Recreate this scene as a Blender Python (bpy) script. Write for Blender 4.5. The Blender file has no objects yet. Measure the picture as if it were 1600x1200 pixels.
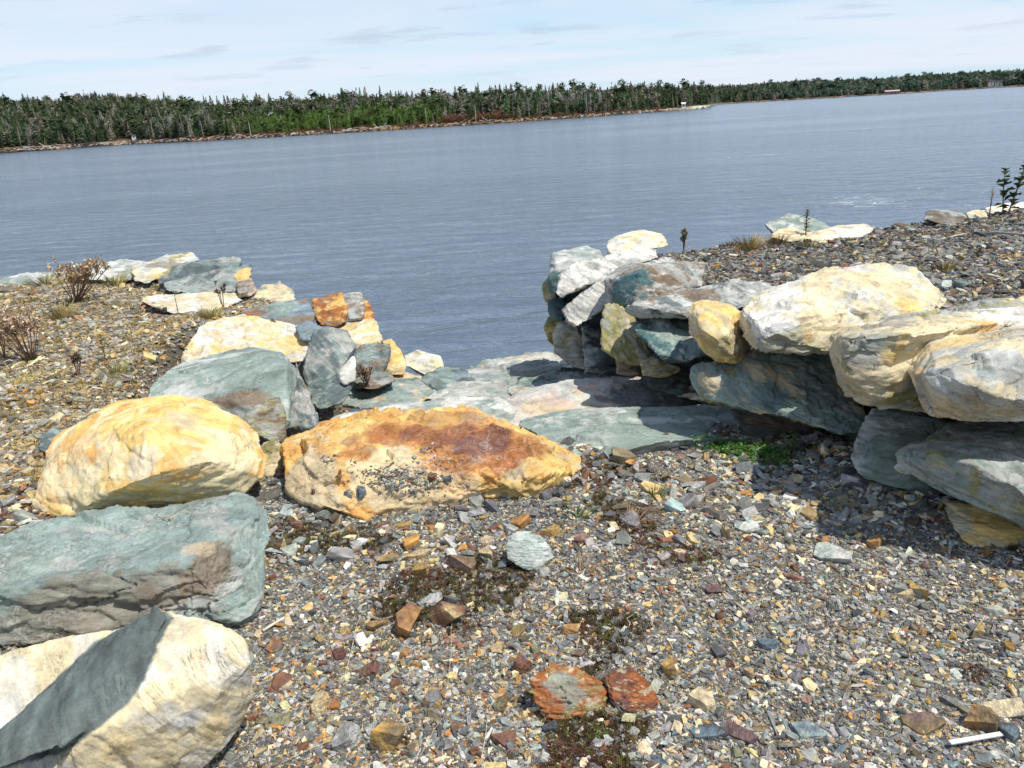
import bpy, bmesh, math, random
import numpy as np
from mathutils import Vector, Matrix, Euler
from mathutils.bvhtree import BVHTree

random.seed(7)
rng = np.random.default_rng(11)
R = math.radians
scene = bpy.context.scene
C = scene.collection

# ------------------------------------------------------------------ camera
F, PITCH, ROLL, EYE = 1200.0, R(19.3), R(3.5), 1.6
fwd = np.array([0, math.cos(PITCH), -math.sin(PITCH)])
u0 = np.array([0, math.sin(PITCH), math.cos(PITCH)])
r0 = np.array([1.0, 0, 0])
rgt = math.cos(ROLL) * r0 - math.sin(ROLL) * u0
upv = math.sin(ROLL) * r0 + math.cos(ROLL) * u0
cam_d = bpy.data.cameras.new('camera')
cam = bpy.data.objects.new('camera', cam_d)
C.objects.link(cam)
m = Matrix(((rgt[0], upv[0], -fwd[0], 0), (rgt[1], upv[1], -fwd[1], 0), (rgt[2], upv[2], -fwd[2], EYE), (0, 0, 0, 1)))
cam.matrix_world = m
cam_d.sensor_width = 36
cam_d.lens = F / 1600 * 36
cam_d.clip_start = 0.05
cam_d.clip_end = 20000
scene.camera = cam

# ------------------------------------------------------------------ light
SUN_AZ, SUN_EL = 118.0, 65.0      # degrees: azimuth clockwise from +Y (view direction), elevation
world = bpy.data.worlds.new('World')
scene.world = world
world.use_nodes = True
wn, wl_ = world.node_tree.nodes, world.node_tree.links
wn.clear()
def N(nodes, t, **kw):
    n = nodes.new(t)
    for k, v in kw.items():
        if k == 'inp':
            for a, b in v.items():
                n.inputs[a].default_value = b
        else:
            setattr(n, k, v)
    return n
sky = N(wn, 'ShaderNodeTexSky', sky_type='NISHITA', sun_disc=False, sun_elevation=R(SUN_EL), sun_rotation=R(SUN_AZ), air_density=1.0, dust_density=0.25, ozone_density=2.2)
tc = N(wn, 'ShaderNodeTexCoord')
sep = N(wn, 'ShaderNodeSeparateXYZ')
wl_.new(tc.outputs['Generated'], sep.inputs[0])
def wmath(op, a, b=None, clamp=False):
    n = N(wn, 'ShaderNodeMath', operation=op, use_clamp=clamp)
    for i, v in enumerate((a, b)):
        if v is None: continue
        if isinstance(v, (int, float)): n.inputs[i].default_value = v
        else: wl_.new(v, n.inputs[i])
    return n.outputs[0]
zc = wmath('MAXIMUM', sep.outputs[2], 0.0)
den = wmath('ADD', zc, 0.06)
cx, cy = wmath('DIVIDE', sep.outputs[0], den), wmath('DIVIDE', sep.outputs[1], den)
comb = N(wn, 'ShaderNodeCombineXYZ')
wl_.new(cx, comb.inputs[0]); wl_.new(cy, comb.inputs[1])
mp = N(wn, 'ShaderNodeMapping')
mp.inputs['Scale'].default_value = (0.16, 0.30, 1)
mp.inputs['Rotation'].default_value = (0, 0, R(-12))
wl_.new(comb.outputs[0], mp.inputs[0])
n1 = N(wn, 'ShaderNodeTexNoise', inp={'Scale': 1.15, 'Detail': 8.0, 'Roughness': 0.58, 'Distortion': 0.6})
wl_.new(mp.outputs[0], n1.inputs['Vector'])
cr = N(wn, 'ShaderNodeValToRGB')
cr.color_ramp.elements[0].position = 0.36; cr.color_ramp.elements[0].color = (0, 0, 0, 1)
cr.color_ramp.elements[1].position = 0.56; cr.color_ramp.elements[1].color = (1, 1, 1, 1)
wl_.new(n1.outputs[0], cr.inputs[0])
# thin veil near the horizon thins out overhead, where the sky is bluer
veil = wmath('SUBTRACT', 1.0, wmath('MULTIPLY', zc, 1.25), True)
cf = wmath('MULTIPLY', wmath('MULTIPLY', cr.outputs[0], 0.88), wmath('MAXIMUM', veil, 0.42))
mix = N(wn, 'ShaderNodeMix', data_type='RGBA')
wl_.new(cf, mix.inputs[0])
low = N(wn, 'ShaderNodeMix', data_type='RGBA')      # pale blue air low over the horizon
wl_.new(wmath('SUBTRACT', 0.85, wmath('MULTIPLY', zc, 2.6), True), low.inputs[0])
wl_.new(sky.outputs[0], low.inputs[6])
low.inputs[7].default_value = (3.6, 5.0, 6.1, 1)
wl_.new(low.outputs[2], mix.inputs[6])
mix.inputs[7].default_value = (5.3, 5.55, 6.3, 1)
# small grey-blue cloud shreds
n2 = N(wn, 'ShaderNodeTexNoise', inp={'Scale': 2.2, 'Detail': 6.0, 'Roughness': 0.55, 'Distortion': 0.2})
mp2 = N(wn, 'ShaderNodeMapping')
mp2.inputs['Scale'].default_value = (0.42, 0.62, 1)
mp2.inputs['Location'].default_value = (3.3, 1.7, 0)
wl_.new(comb.outputs[0], mp2.inputs[0]); wl_.new(mp2.outputs[0], n2.inputs['Vector'])
cr2 = N(wn, 'ShaderNodeValToRGB')
cr2.color_ramp.elements[0].position = 0.56; cr2.color_ramp.elements[0].color = (0, 0, 0, 1)
cr2.color_ramp.elements[1].position = 0.66; cr2.color_ramp.elements[1].color = (1, 1, 1, 1)
wl_.new(n2.outputs[0], cr2.inputs[0])
mix2 = N(wn, 'ShaderNodeMix', data_type='RGBA')
wl_.new(wmath('MULTIPLY', cr2.outputs[0], wmath('MULTIPLY', wmath('MULTIPLY', zc, 7.0, True), 0.7)), mix2.inputs[0])
wl_.new(mix.outputs[2], mix2.inputs[6])
mix2.inputs[7].default_value = (3.2, 3.8, 4.9, 1)
bg = N(wn, 'ShaderNodeBackground', inp={'Strength': 0.125})
wl_.new(mix2.outputs[2], bg.inputs[0])
wo = N(wn, 'ShaderNodeOutputWorld')
wl_.new(bg.outputs[0], wo.inputs[0])

sun_d = bpy.data.lights.new('sun', 'SUN')
sun_d.energy = 3.8
sun_d.angle = R(0.8)
sun_d.color = (1.0, 0.94, 0.84)
sun = bpy.data.objects.new('sun', sun_d)
C.objects.link(sun)
sd = Vector((math.sin(R(SUN_AZ)) * math.cos(R(SUN_EL)), math.cos(R(SUN_AZ)) * math.cos(R(SUN_EL)), math.sin(R(SUN_EL))))
sun.rotation_euler = (-sd).to_track_quat('-Z', 'Y').to_euler()
scene.view_settings.view_transform = 'Standard'
scene.view_settings.look = 'None'
scene.view_settings.exposure = 0.32
scene.view_settings.gamma = 1.0
scene.view_settings.use_curve_mapping = False
scene.render.engine = 'CYCLES'
scene.cycles.max_bounces = 6

# ------------------------------------------------------------------ helpers
def ray(px, py):
    return fwd + rgt * (px - 800) / F + upv * (600 - py) / F
def PY(px, py, Y):
    """world point seen at photo pixel (px, py) that lies Y metres ahead"""
    d = ray(px, py); k = Y / d[1]
    return d * k + np.array([0, 0, EYE])
def PZ(px, py, z=0.0):
    d = ray(px, py); k = (z - EYE) / d[2]
    return d * k + np.array([0, 0, EYE])

def tag(o, label=None, cat=None, group=None, kind=None):
    if label: o['label'] = label
    if cat: o['category'] = cat
    if group: o['group'] = group
    if kind: o['kind'] = kind
    return o
def link(name, me, parent=None, mat=None):
    o = bpy.data.objects.new(name, me)
    C.objects.link(o)
    if parent is not None: o.parent = parent
    if mat is not None and me is not None and not me.materials: me.materials.append(mat)
    return o
def empty(name, loc=(0, 0, 0), rz=0):
    o = bpy.data.objects.new(name, None)
    o.empty_display_size = 0.1
    C.objects.link(o); o.location = loc; o.rotation_euler = (0, 0, rz)
    return o
def mesh(name, V, Fc, smooth=False):
    me = bpy.data.meshes.new(name)
    me.from_pydata([tuple(map(float, v)) for v in V], [], [tuple(int(i) for i in f) for f in Fc])
    me.update()
    if smooth: me.shade_smooth()
    return me

# vectorised gradient noise
_perm = np.random.default_rng(5).permutation(256).astype(np.int64)
_perm = np.concatenate([_perm, _perm, _perm])
_g = np.random.default_rng(6).normal(size=(256, 3)); _g /= np.linalg.norm(_g, axis=1)[:, None]
def noise(P):
    P = np.asarray(P, float)
    i = np.floor(P).astype(np.int64); f = P - i
    u = f * f * f * (f * (f * 6 - 15) + 10)
    i &= 255
    out = 0.0
    for dx in (0, 1):
        wx = u[:, 0] if dx else 1 - u[:, 0]
        a = _perm[(i[:, 0] + dx) & 255]
        for dy in (0, 1):
            wy = u[:, 1] if dy else 1 - u[:, 1]
            b = _perm[a + ((i[:, 1] + dy) & 255)]
            for dz in (0, 1):
                wz = u[:, 2] if dz else 1 - u[:, 2]
                g = _g[_perm[b + ((i[:, 2] + dz) & 255)]]
                out = out + wx * wy * wz * (g[:, 0] * (f[:, 0] - dx) + g[:, 1] * (f[:, 1] - dy) + g[:, 2] * (f[:, 2] - dz))
    return out * 1.6
def fbm(P, oct=4, lac=2.1, gain=0.5):
    s, a, P = 0, 1.0, np.array(P, float)
    for _ in range(oct):
        s = s + a * noise(P); P = P * lac + 17.3; a *= gain
    return s
def hash3(i, seed=0):
    i = i.astype(np.int64)
    h = (i[:, 0] * 73856093) ^ (i[:, 1] * 19349663) ^ (i[:, 2] * 83492791) ^ (seed * 2654435761)
    out = []
    for k in range(3):
        h = (h * 1103515245 + 12345 + k * 7919) & 0x7fffffff
        hh = h ^ (h >> 13)
        out.append((hh % 65521) / 65521.0)
    return np.stack(out, 1)
def cells(P, seed=0):
    """nearest jittered cell: returns (random triple of the cell, centre)"""
    b = np.floor(P); best = np.full(len(P), 1e9)
    rid = np.zeros_like(P); cen = np.zeros_like(P)
    for dx in (-1, 0, 1):
        for dy in (-1, 0, 1):
            for dz in (-1, 0, 1):
                c = b + (dx, dy, dz)
                h = hash3(c, seed); q = c + h
                d = ((P - q) ** 2).sum(1)
                mk = d < best
                best[mk] = d[mk]; rid[mk] = h[mk]; cen[mk] = q[mk]
    return rid, cen
def sstep(a, b, x):
    t = np.clip((x - a) / (b - a), 0, 1)
    return t * t * (3 - 2 * t)

# ------------------------------------------------------------------ materials
def new_mat(name):
    m = bpy.data.materials.new(name); m.use_nodes = True
    nt = m.node_tree; b = nt.nodes['Principled BSDF']
    return m, nt.nodes, nt.links, b
def attr(nodes, name, typ='GEOMETRY'):
    return N(nodes, 'ShaderNodeAttribute', attribute_name=name, attribute_type=typ)
def mth(nodes, links, op, a, b=None, clamp=False):
    n = N(nodes, 'ShaderNodeMath', operation=op, use_clamp=clamp)
    for i, v in enumerate((a, b)):
        if v is None: continue
        if isinstance(v, (int, float)): n.inputs[i].default_value = v
        else: links.new(v, n.inputs[i])
    return n.outputs[0]
def ramp(nodes, links, src, stops):
    r = N(nodes, 'ShaderNodeValToRGB'); e = r.color_ramp.elements
    while len(e) < len(stops): e.new(0.5)
    for k, (p, c) in enumerate(stops):
        e[k].position = p
        e[k].color = (c, c, c, 1) if isinstance(c, (int, float)) else (*c, 1)
    links.new(src, r.inputs[0])
    return r.outputs[0]
def mixc(nodes, links, fac, a, b, mode='MIX'):
    n = N(nodes, 'ShaderNodeMix', data_type='RGBA', blend_type=mode)
    for i, v in ((0, fac), (6, a), (7, b)):
        if isinstance(v, (int, float)): n.inputs[i].default_value = v
        elif isinstance(v, tuple): n.inputs[i].default_value = (*v[:3], 1)
        else: links.new(v, n.inputs[i])
    return n.outputs[2]

def simple_mat(name, col, rough=0.8, var=0.25, scale=40.0, bump=0.3, dist=0.004, source=None, spec=0.3, translucent=0):
    m, n, l, b = new_mat(name)
    t = N(n, 'ShaderNodeTexCoord')
    nz = N(n, 'ShaderNodeTexNoise', inp={'Scale': scale, 'Detail': 5.0, 'Roughness': 0.6})
    l.new(t.outputs['Object'], nz.inputs['Vector'])
    v = ramp(n, l, nz.outputs[0], [(0.3, 1 - var), (0.7, 1 + var)])
    if source == 'object': base = N(n, 'ShaderNodeObjectInfo').outputs['Color']
    elif source == 'instancer': base = attr(n, 'pcol', 'INSTANCER').outputs['Color']
    elif source == 'vertex': base = attr(n, 'col').outputs['Color']
    else: base = col
    c = mixc(n, l, 1.0, base, v, 'MULTIPLY')
    l.new(c, b.inputs['Base Color'])
    b.inputs['Roughness'].default_value = rough
    b.inputs['Specular IOR Level'].default_value = spec
    if bump:
        bp = N(n, 'ShaderNodeBump', inp={'Strength': bump, 'Distance': dist})
        l.new(nz.outputs[0], bp.inputs['Height']); l.new(bp.outputs[0], b.inputs['Normal'])
    return m

def rock_material():
    m, n, l, b = new_mat('boulder_rock')
    vc = attr(n, 'col').outputs['Color']
    bed = attr(n, 'bed', 'OBJECT').outputs['Vector']
    vein = attr(n, 'vein', 'OBJECT').outputs['Fac']
    stra = attr(n, 'strata', 'OBJECT').outputs['Fac']
    geo = N(n, 'ShaderNodeNewGeometry')
    pos = geo.outputs['Position']
    dot = N(n, 'ShaderNodeVectorMath', operation='DOT_PRODUCT')
    l.new(pos, dot.inputs[0]); l.new(bed, dot.inputs[1])
    sc = N(n, 'ShaderNodeVectorMath', operation='SCALE')
    l.new(bed, sc.inputs[0]); l.new(mth(n, l, 'MULTIPLY', dot.outputs['Value'], 11.0), sc.inputs['Scale'])
    add = N(n, 'ShaderNodeVectorMath', operation='ADD')
    l.new(pos, add.inputs[0]); l.new(sc.outputs[0], add.inputs[1])
    # layered noise, stretched along the bedding
    st = N(n, 'ShaderNodeTexNoise', inp={'Scale': 7.0, 'Detail': 8.0, 'Roughness': 0.68, 'Distortion': 0.25})
    l.new(add.outputs[0], st.inputs['Vector'])
    big = N(n, 'ShaderNodeTexNoise', inp={'Scale': 9.0, 'Detail': 9.0, 'Roughness': 0.62, 'Distortion': 0.4})
    l.new(pos, big.inputs['Vector'])
    fine = N(n, 'ShaderNodeTexNoise', inp={'Scale': 110.0, 'Detail': 6.0, 'Roughness': 0.7})
    l.new(pos, fine.inputs['Vector'])
    c = mixc(n, l, 1.0, vc, ramp(n, l, big.outputs[0], [(0.30, 0.72), (0.52, 1.0), (0.72, 1.12)]), 'MULTIPLY')
    stc = mixc(n, l, 1.0, c, ramp(n, l, st.outputs[0], [(0.33, 0.50), (0.48, 0.98), (0.68, 1.16)]), 'MULTIPLY')
    c = mixc(n, l, stra, c, stc)
    c = mixc(n, l, 1.0, c, ramp(n, l, fine.outputs[0], [(0.3, 0.80), (0.65, 1.12)]), 'MULTIPLY')
    # thin dark hairline cracks, mostly along the bedding
    hc = mth(n, l, 'ABSOLUTE', mth(n, l, 'SUBTRACT', st.outputs[0], 0.5))
    hl = ramp(n, l, hc, [(0.0, 1.0), (0.010, 0.0)])
    hm = N(n, 'ShaderNodeTexNoise', inp={'Scale': 5.0, 'Detail': 4.0}); l.new(pos, hm.inputs['Vector'])
    hairline = mth(n, l, 'MULTIPLY', hl, ramp(n, l, hm.outputs[0], [(0.50, 0.0), (0.60, 0.85)]))
    c = mixc(n, l, hairline, c, mixc(n, l, 1.0, c, (.28, .24, .19), 'MULTIPLY'))
    # pale mineral veins
    wv = N(n, 'ShaderNodeVectorMath', operation='SCALE'); l.new(big.outputs['Color'], wv.inputs[0]); wv.inputs['Scale'].default_value = 0.22
    wa = N(n, 'ShaderNodeVectorMath', operation='ADD'); l.new(pos, wa.inputs[0]); l.new(wv.outputs[0], wa.inputs[1])
    def veins(scale, w):
        vo = N(n, 'ShaderNodeTexVoronoi', feature='DISTANCE_TO_EDGE', inp={'Scale': scale, 'Randomness': 1.0})
        l.new(wa.outputs[0], vo.inputs['Vector'])
        return ramp(n, l, vo.outputs['Distance'], [(0.0, 1.0), (w, 0.0)])
    mk = N(n, 'ShaderNodeTexNoise', inp={'Scale': 3.1, 'Detail': 3.0})
    l.new(pos, mk.inputs['Vector'])
    vm = mth(n, l, 'MULTIPLY', mth(n, l, 'MAXIMUM', veins(4.5, 0.018), mth(n, l, 'MULTIPLY', veins(13.0, 0.035), 0.6)),
             ramp(n, l, mk.outputs[0], [(0.45, 0.0), (0.62, 1.0)]))
    c = mixc(n, l, mth(n, l, 'MULTIPLY', mth(n, l, 'MULTIPLY', vm, vein), 0.75), c, (0.62, 0.63, 0.58))
    # wispy pale scuffs
    sm = mth(n, l, 'MULTIPLY', ramp(n, l, st.outputs[0], [(0.60, 0.0), (0.72, 1.0)]), vein)
    c = mixc(n, l, mth(n, l, 'MULTIPLY', sm, 0.45), c, (0.60, 0.62, 0.58))
    l.new(c, b.inputs['Base Color'])
    b.inputs['Roughness'].default_value = 0.78
    b.inputs['Specular IOR Level'].default_value = 0.25
    b1 = N(n, 'ShaderNodeBump', inp={'Strength': 0.7, 'Distance': 0.012})
    hh = mth(n, l, 'SUBTRACT', mth(n, l, 'ADD', mth(n, l, 'MULTIPLY', big.outputs[0], 1.0), mth(n, l, 'MULTIPLY', st.outputs[0], mth(n, l, 'MULTIPLY', stra, 1.6))), mth(n, l, 'MULTIPLY', hairline, 0.35))
    l.new(hh, b1.inputs['Height'])
    b2 = N(n, 'ShaderNodeBump', inp={'Strength': 0.55, 'Distance': 0.003})
    l.new(fine.outputs[0], b2.inputs['Height']); l.new(b1.outputs[0], b2.inputs['Normal'])
    l.new(b2.outputs[0], b.inputs['Normal'])
    return m
ROCK = rock_material()

# ------------------------------------------------------------------ terrain of the near bank
def ip(x, xs, ys): return np.interp(x, xs, ys)
def ground_z(x, y):
    x = np.asarray(x, float); y = np.asarray(y, float)
    P = np.stack([x, y, np.zeros_like(x)], -1).reshape(-1, 3)
    n1 = (fbm(P * 0.8, 3) * 0.035 + fbm(P * 4.0, 3) * 0.012).reshape(x.shape)
    slot = ip(y, [-5, 3.4, 3.9, 4.6, 5.4, 6.4, 7.4, 9, 12, 20], [0, 0.0, -.08, -.32, -.62, -.95, -1.25, -1.6, -2.3, -3.2])
    wr = ip(y, [-5, 1, 2.3, 2.9, 3.5, 4.3, 5, 6, 7, 9], [3.5, 2.9, 2.25, 2.0, 1.75, 1.35, 1.1, 1.0, 1.0, 1.0])
    wl = ip(y, [-5, 1, 2.2, 3, 3.6, 4.3, 5, 5.8, 6.5, 7, 9], [-2.6, -2.0, -1.75, -1.65, -1.72, -2.0, -2.28, -2.2, -1.85, -1.55, -1.2])
    pr = ip(y, [-5, 1, 2.4, 3.2, 4, 7], [0.05, .15, .30, .42, .46, .25]) + np.clip(x - 1.5, 0, 5) * 0.035
    pl = ip(y, [-5, 1.8, 2.6, 3.6, 5, 9], [0.0, 0.02, 0.05, 0.12, 0.16, 0.12])
    z = slot + (pr - slot) * sstep(0, 0.35, x - wr) + (pl - slot) * sstep(0, 0.35, wl - x)
    er = ip(x, [0, .8, 1.7, 3.9, 5, 9, 20], [7.2, 7.35, 7.4, 7.6, 7.8, 9, 12])
    el = ip(x, [-20, -10, -5.9, -4.3, -3.2, -2.4, -1.9, -1.2], [11, 9.2, 8.6, 8.7, 8.1, 7.2, 6.6, 5.9])
    edge = np.where(x > 0, er, el)
    z = z - np.clip(y - edge, 0, 6) * 0.75 * np.where((x > wl) & (x < wr), 0, 1)
    return np.maximum(z + n1, -4.0)

def build_ground():
    def axis(a, b, step, far_lo, far_hi):
        mid = np.arange(a, b, step)
        lo = a - np.geomspace(step, a - far_lo, 14)[::-1] if far_lo < a else []
        hi = b + np.geomspace(step, far_hi - b, 14)
        return np.concatenate([lo, mid, hi])
    xs = axis(-7.0, 7.0, 0.05, -22, 22)
    ys = axis(0.6, 9.6, 0.04, -14, 24)
    X, Y = np.meshgrid(xs, ys)
    Z = ground_z(X, Y)
    nx, ny = len(xs), len(ys)
    V = np.stack([X, Y, Z], -1).reshape(-1, 3)
    me = bpy.data.meshes.new('gravel_bank')
    a = (np.arange(ny - 1)[:, None] * nx + np.arange(nx - 1)[None, :]).ravel()
    Q = np.stack([a, a + 1, a + nx + 1, a + nx], 1)
    me.from_pydata(V.tolist(), [], Q.tolist())
    me.update(); me.shade_smooth()
    m, n, l, b = new_mat('bank_grit')
    geo = N(n, 'ShaderNodeNewGeometry'); pos = geo.outputs['Position']
    vo = N(n, 'ShaderNodeTexVoronoi', inp={'Scale': 75.0})
    l.new(pos, vo.inputs['Vector'])
    vo2 = N(n, 'ShaderNodeTexVoronoi', inp={'Scale': 190.0})
    l.new(pos, vo2.inputs['Vector'])
    pal = ramp(n, l, mth(n, l, 'FRACT', mth(n, l, 'MULTIPLY', vo.outputs['Color'], 7.0)),
               [(0.0, (.12, .115, .105)), (0.3, (.20, .195, .18)), (0.55, (.27, .24, .18)), (0.8, (.15, .13, .10)), (1.0, (.32, .31, .28))])
    nz = N(n, 'ShaderNodeTexNoise', inp={'Scale': 2.3, 'Detail': 6.0, 'Roughness': 0.65})
    l.new(pos, nz.inputs['Vector'])
    c = mixc(n, l, ramp(n, l, nz.outputs[0], [(0.45, 0.05), (0.66, 0.75)]), pal, (.075, .060, .042))
    l.new(c, b.inputs['Base Color'])
    b.inputs['Roughness'].default_value = 0.9
    bp = N(n, 'ShaderNodeBump', inp={'Strength': 0.9, 'Distance': 0.008})
    l.new(mth(n, l, 'ADD', vo.outputs['Distance'], vo2.outputs['Distance']), bp.inputs['Height'])
    l.new(bp.outputs[0], b.inputs['Normal'])
    o = link('gravel_bank', me, mat=m)
    tag(o, kind='structure')
    return o
GROUND = build_ground()
# ------------------------------------------------------------------ boulders
PAL = dict(cream=(.70, .60, .38), white=(.70, .68, .61), yellow=(.74, .52, .19), paleslate=(.40, .46, .42), orange=(.74, .40, .12), rust=(.34, .12, .04),
           purple=(.19, .085, .065), slate=(.245, .31, .285), dslate=(.11, .14, .14), teal=(.07, .145, .15), olive=(.30, .28, .11),
           grey=(.36, .37, .34), lgrey=(.50, .51, .47), brown=(.21, .155, .105), pink=(.58, .45, .37), green=(.25, .31, .27),
           sand=(.55, .46, .30), bluegrey=(.20, .26, .30), black=(.035, .038, .04), band=(.115, .140, .130))
TMP = bpy.data.collections.new('tmp')
C.children.link(TMP)
GCACHE = {}
BOULDERS = []

def hull_pts(o, Yf, Yb, inner, bulge, T, flat=1.0, ex0=1.035):
    ys = [p[1] for p in o]; y0, y1 = min(ys), max(ys)
    pts = []
    full = []
    for p in o:
        Y = p[2] if len(p) > 2 else Yf + (Yb - Yf) * ((y1 - p[1]) / (y1 - y0)) ** flat
        full.append((p[0], p[1], Y))
    cx = sum(p[0] for p in full) / len(full); cy = sum(p[1] for p in full) / len(full)
    bulge *= .6
    ex = ex0 if Yf < 5 else 1.07
    full = [(cx + (x - cx) * ex, cy + (y - cy) * ex, Y) for x, y, Y in full]
    for (x, y, Y) in full:
        pts.append(PY(x, y, Y))
        for s, k in ((.86, .45), (.6, .85), (.3, 1.0)):
            if bulge: pts.append(PY(cx + (x - cx) * s, cy + (y - cy) * s, Y * (s) + (1 - s) * (sum(q[2] for q in full) / len(full)) - bulge * k))
        d = ray(cx + (x - cx) * .82, cy + (y - cy) * .82)
        k = (Y + T) / d[1]
        pts.append(d * k + np.array([0, 0, EYE]))
    for (x, y, Y) in inner: pts.append(PY(x, y, Y))
    return pts

def boulder(label, hulls, pal, bed=(0.1, 0.2, 1), vein=0.3, strata=0.3, stains=(), rough=1.0, steps=0.5, layers=0.0,
            chips=10, voxel=None, seed=0, rnd=2, cat='boulder', name='boulder', ns=1.0, group=None, th=0.05, hcol=None):
    """hulls: list of dict(o=outline, f=front Y, b=back Y, i=inner points, u=bulge, t=thickness)"""
    g = np.random.default_rng(1000 + seed)
    bm = bmesh.new()
    allp = []
    for h in hulls:
        P = hull_pts(h['o'], h['f'], h['b'], h.get('i', ()), h.get('u', 0.08), h.get('t', 0.3), h.get('g', 1.0), 1.008 if rnd == 0 else 1.03)
        allp += P
        vs = [bm.verts.new(p) for p in P]
        r = bmesh.ops.convex_hull(bm, input=vs)
        if hcol and hulls.index(h) == hcol[0]:
            mid = np.mean(P, 0); planes = []
            for f_ in [q for q in r['geom'] if isinstance(q, bmesh.types.BMFace)]:
                f_.normal_update(); nn_ = np.array(f_.normal); p_ = np.array(f_.verts[0].co)
                if nn_ @ (p_ - mid) < 0: nn_ = -nn_
                planes.append((nn_, nn_ @ p_))
        junk = [e for e in r['geom_interior'] + r['geom_unused'] if isinstance(e, bmesh.types.BMVert) and e.is_valid]
        bmesh.ops.delete(bm, geom=list(set(junk)), context='VERTS')
    A = np.array(allp); lo, hi = A.min(0), A.max(0); size = float(np.linalg.norm(hi - lo)) / 1.6
    Yn = float(np.median(A[:, 1]))
    vx = voxel or max(0.0062, 0.0023 * Yn)
    me0 = bpy.data.meshes.new('h'); bmesh.ops.recalc_face_normals(bm, faces=bm.faces); bm.to_mesh(me0); bm.free()
    o0 = bpy.data.objects.new('h', me0); TMP.objects.link(o0)
    rm = o0.modifiers.new('r', 'REMESH'); rm.mode = 'VOXEL'; rm.voxel_size = vx
    sm = o0.modifiers.new('s', 'SMOOTH'); sm.factor = 0.6; sm.iterations = int(1 + rnd * 0.010 * size / vx)
    dg = bpy.context.evaluated_depsgraph_get()
    me = bpy.data.meshes.new_from_object(o0.evaluated_get(dg))
    bpy.data.objects.remove(o0); bpy.data.meshes.remove(me0)
    n = len(me.vertices)
    P = np.empty(n * 3); me.vertices.foreach_get('co', P); P = P.reshape(-1, 3)
    Nn = np.empty(n * 3); me.vertices.foreach_get('normal', Nn); Nn = Nn.reshape(-1, 3)
    cen = (lo + hi) / 2
    B = np.array(bed, float); B /= np.linalg.norm(B)
    off = g.uniform(-50, 50, 3)
    s = size
    # random flat breaks
    for k in range(int(chips * 1.8 / max(.8, rnd ** .8))):
        d = g.normal(size=3); d -= B * (d @ B) * 0.4; d /= np.linalg.norm(d)
        h = (P - cen) @ d; mx = h.max()
        lim = mx - g.uniform(0.015, 0.095) * s
        ex = np.maximum(h - lim - fbm(P * 9 / s + off + k, 2) * 0.004 * s, 0)
        P = P - d * (ex * 0.9)[:, None]
    Q = P + off
    h = Q @ B
    Qb = Q + B * (h * 2.2)[:, None]                         # squeezed along bedding
    disp = fbm(Q * 2.0 / s, 2) * 0.014 * s * rough
    disp += fbm(Qb * 7.0 / s, 4, 2.1, .6) * 0.008 * s * rough
    disp += -np.abs(fbm(Qb * 3.1 / s + 9, 3)) * 0.009 * s * rough
    side = 1 - np.abs(Nn @ B)
    if steps:
        W = Qb / (0.20 * s * ns) + (np.stack([noise(Q * 5 / s), noise(Q * 5 / s + 30), noise(Q * 5 / s + 60)], 1)) * 0.30
        rid, cc = cells(W, seed)
        dirn = rid - 0.5
        disp += steps * 0.034 * s * ((rid[:, 0] - 0.5) * .8 + 1.5 * ((W - cc) * dirn).sum(1))
        W2 = Qb / (0.06 * s * ns) + (np.stack([noise(Q * 14 / s), noise(Q * 14 / s + 30), noise(Q * 14 / s + 60)], 1)) * 0.5
        rid2, cc2 = cells(W2, seed + 1)
        disp += steps * 0.011 * s * ((rid2[:, 0] - 0.5) + 1.3 * ((W2 - cc2) * (rid2 - 0.5)).sum(1))
    # narrow cracks
    cr_ = fbm(Qb * 1.7 / s + 33, 4); mk_ = sstep(-.05, .25, noise(Q * 2.0 / s + 7))
    disp -= 0.016 * s * np.exp(-(cr_ / 0.016) ** 2) * mk_ * min(1, steps * 2)
    cr2_ = fbm(Q * 3.3 / s + 63, 3); mk2_ = sstep(.05, .3, noise(Q * 2.6 / s + 27))
    disp -= 0.009 * s * np.exp(-(cr2_ / 0.03) ** 2) * mk2_ * min(1, steps * 2)
    if layers:
        hh = h / (th * s) + fbm(Q * 2.5 / s, 3) * 0.9
        i = np.floor(hh); f = hh - i
        v0 = hash3(np.stack([i, i * 0, i * 0], 1), seed)[:, 0]
        prof = np.minimum(f * 6, 1) * np.minimum((1 - f) * 2.5, 1)
        disp += layers * side * s * (0.030 * (v0 - 0.6) + 0.016 * (prof - 1))
        hh2 = h / (th * 0.3 * s) + fbm(Q * 6 / s, 3) * 1.2
        i2 = np.floor(hh2); f2 = hh2 - i2
        v2 = hash3(np.stack([i2, i2 * 0, i2 * 0], 1), seed + 5)[:, 0]
        disp += layers * side * s * 0.008 * (v2 - 0.5)
        # flaked steps on the bedding face
        q = fbm(Q * 3.0 / s + 80, 3); lev = np.floor(q * 5) / 5
        disp += layers * (1 - side) * lev * 0.045 * s
    P = P + Nn * disp[:, None]
    me.vertices.foreach_set('co', P.astype(np.float32).ravel())
    # mineral colours
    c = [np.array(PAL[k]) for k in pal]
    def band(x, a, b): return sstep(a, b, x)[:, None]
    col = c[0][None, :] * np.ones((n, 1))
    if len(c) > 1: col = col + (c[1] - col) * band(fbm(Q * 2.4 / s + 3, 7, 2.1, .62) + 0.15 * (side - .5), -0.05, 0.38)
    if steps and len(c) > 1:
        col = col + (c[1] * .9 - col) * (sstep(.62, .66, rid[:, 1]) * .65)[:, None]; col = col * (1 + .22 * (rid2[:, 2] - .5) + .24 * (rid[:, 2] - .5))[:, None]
    if len(c) > 2: col = col + (c[2] - col) * band(fbm(Qb * 2.8 / s + 41, 7, 2.1, .66), 0.16, 0.55) * .9
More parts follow.
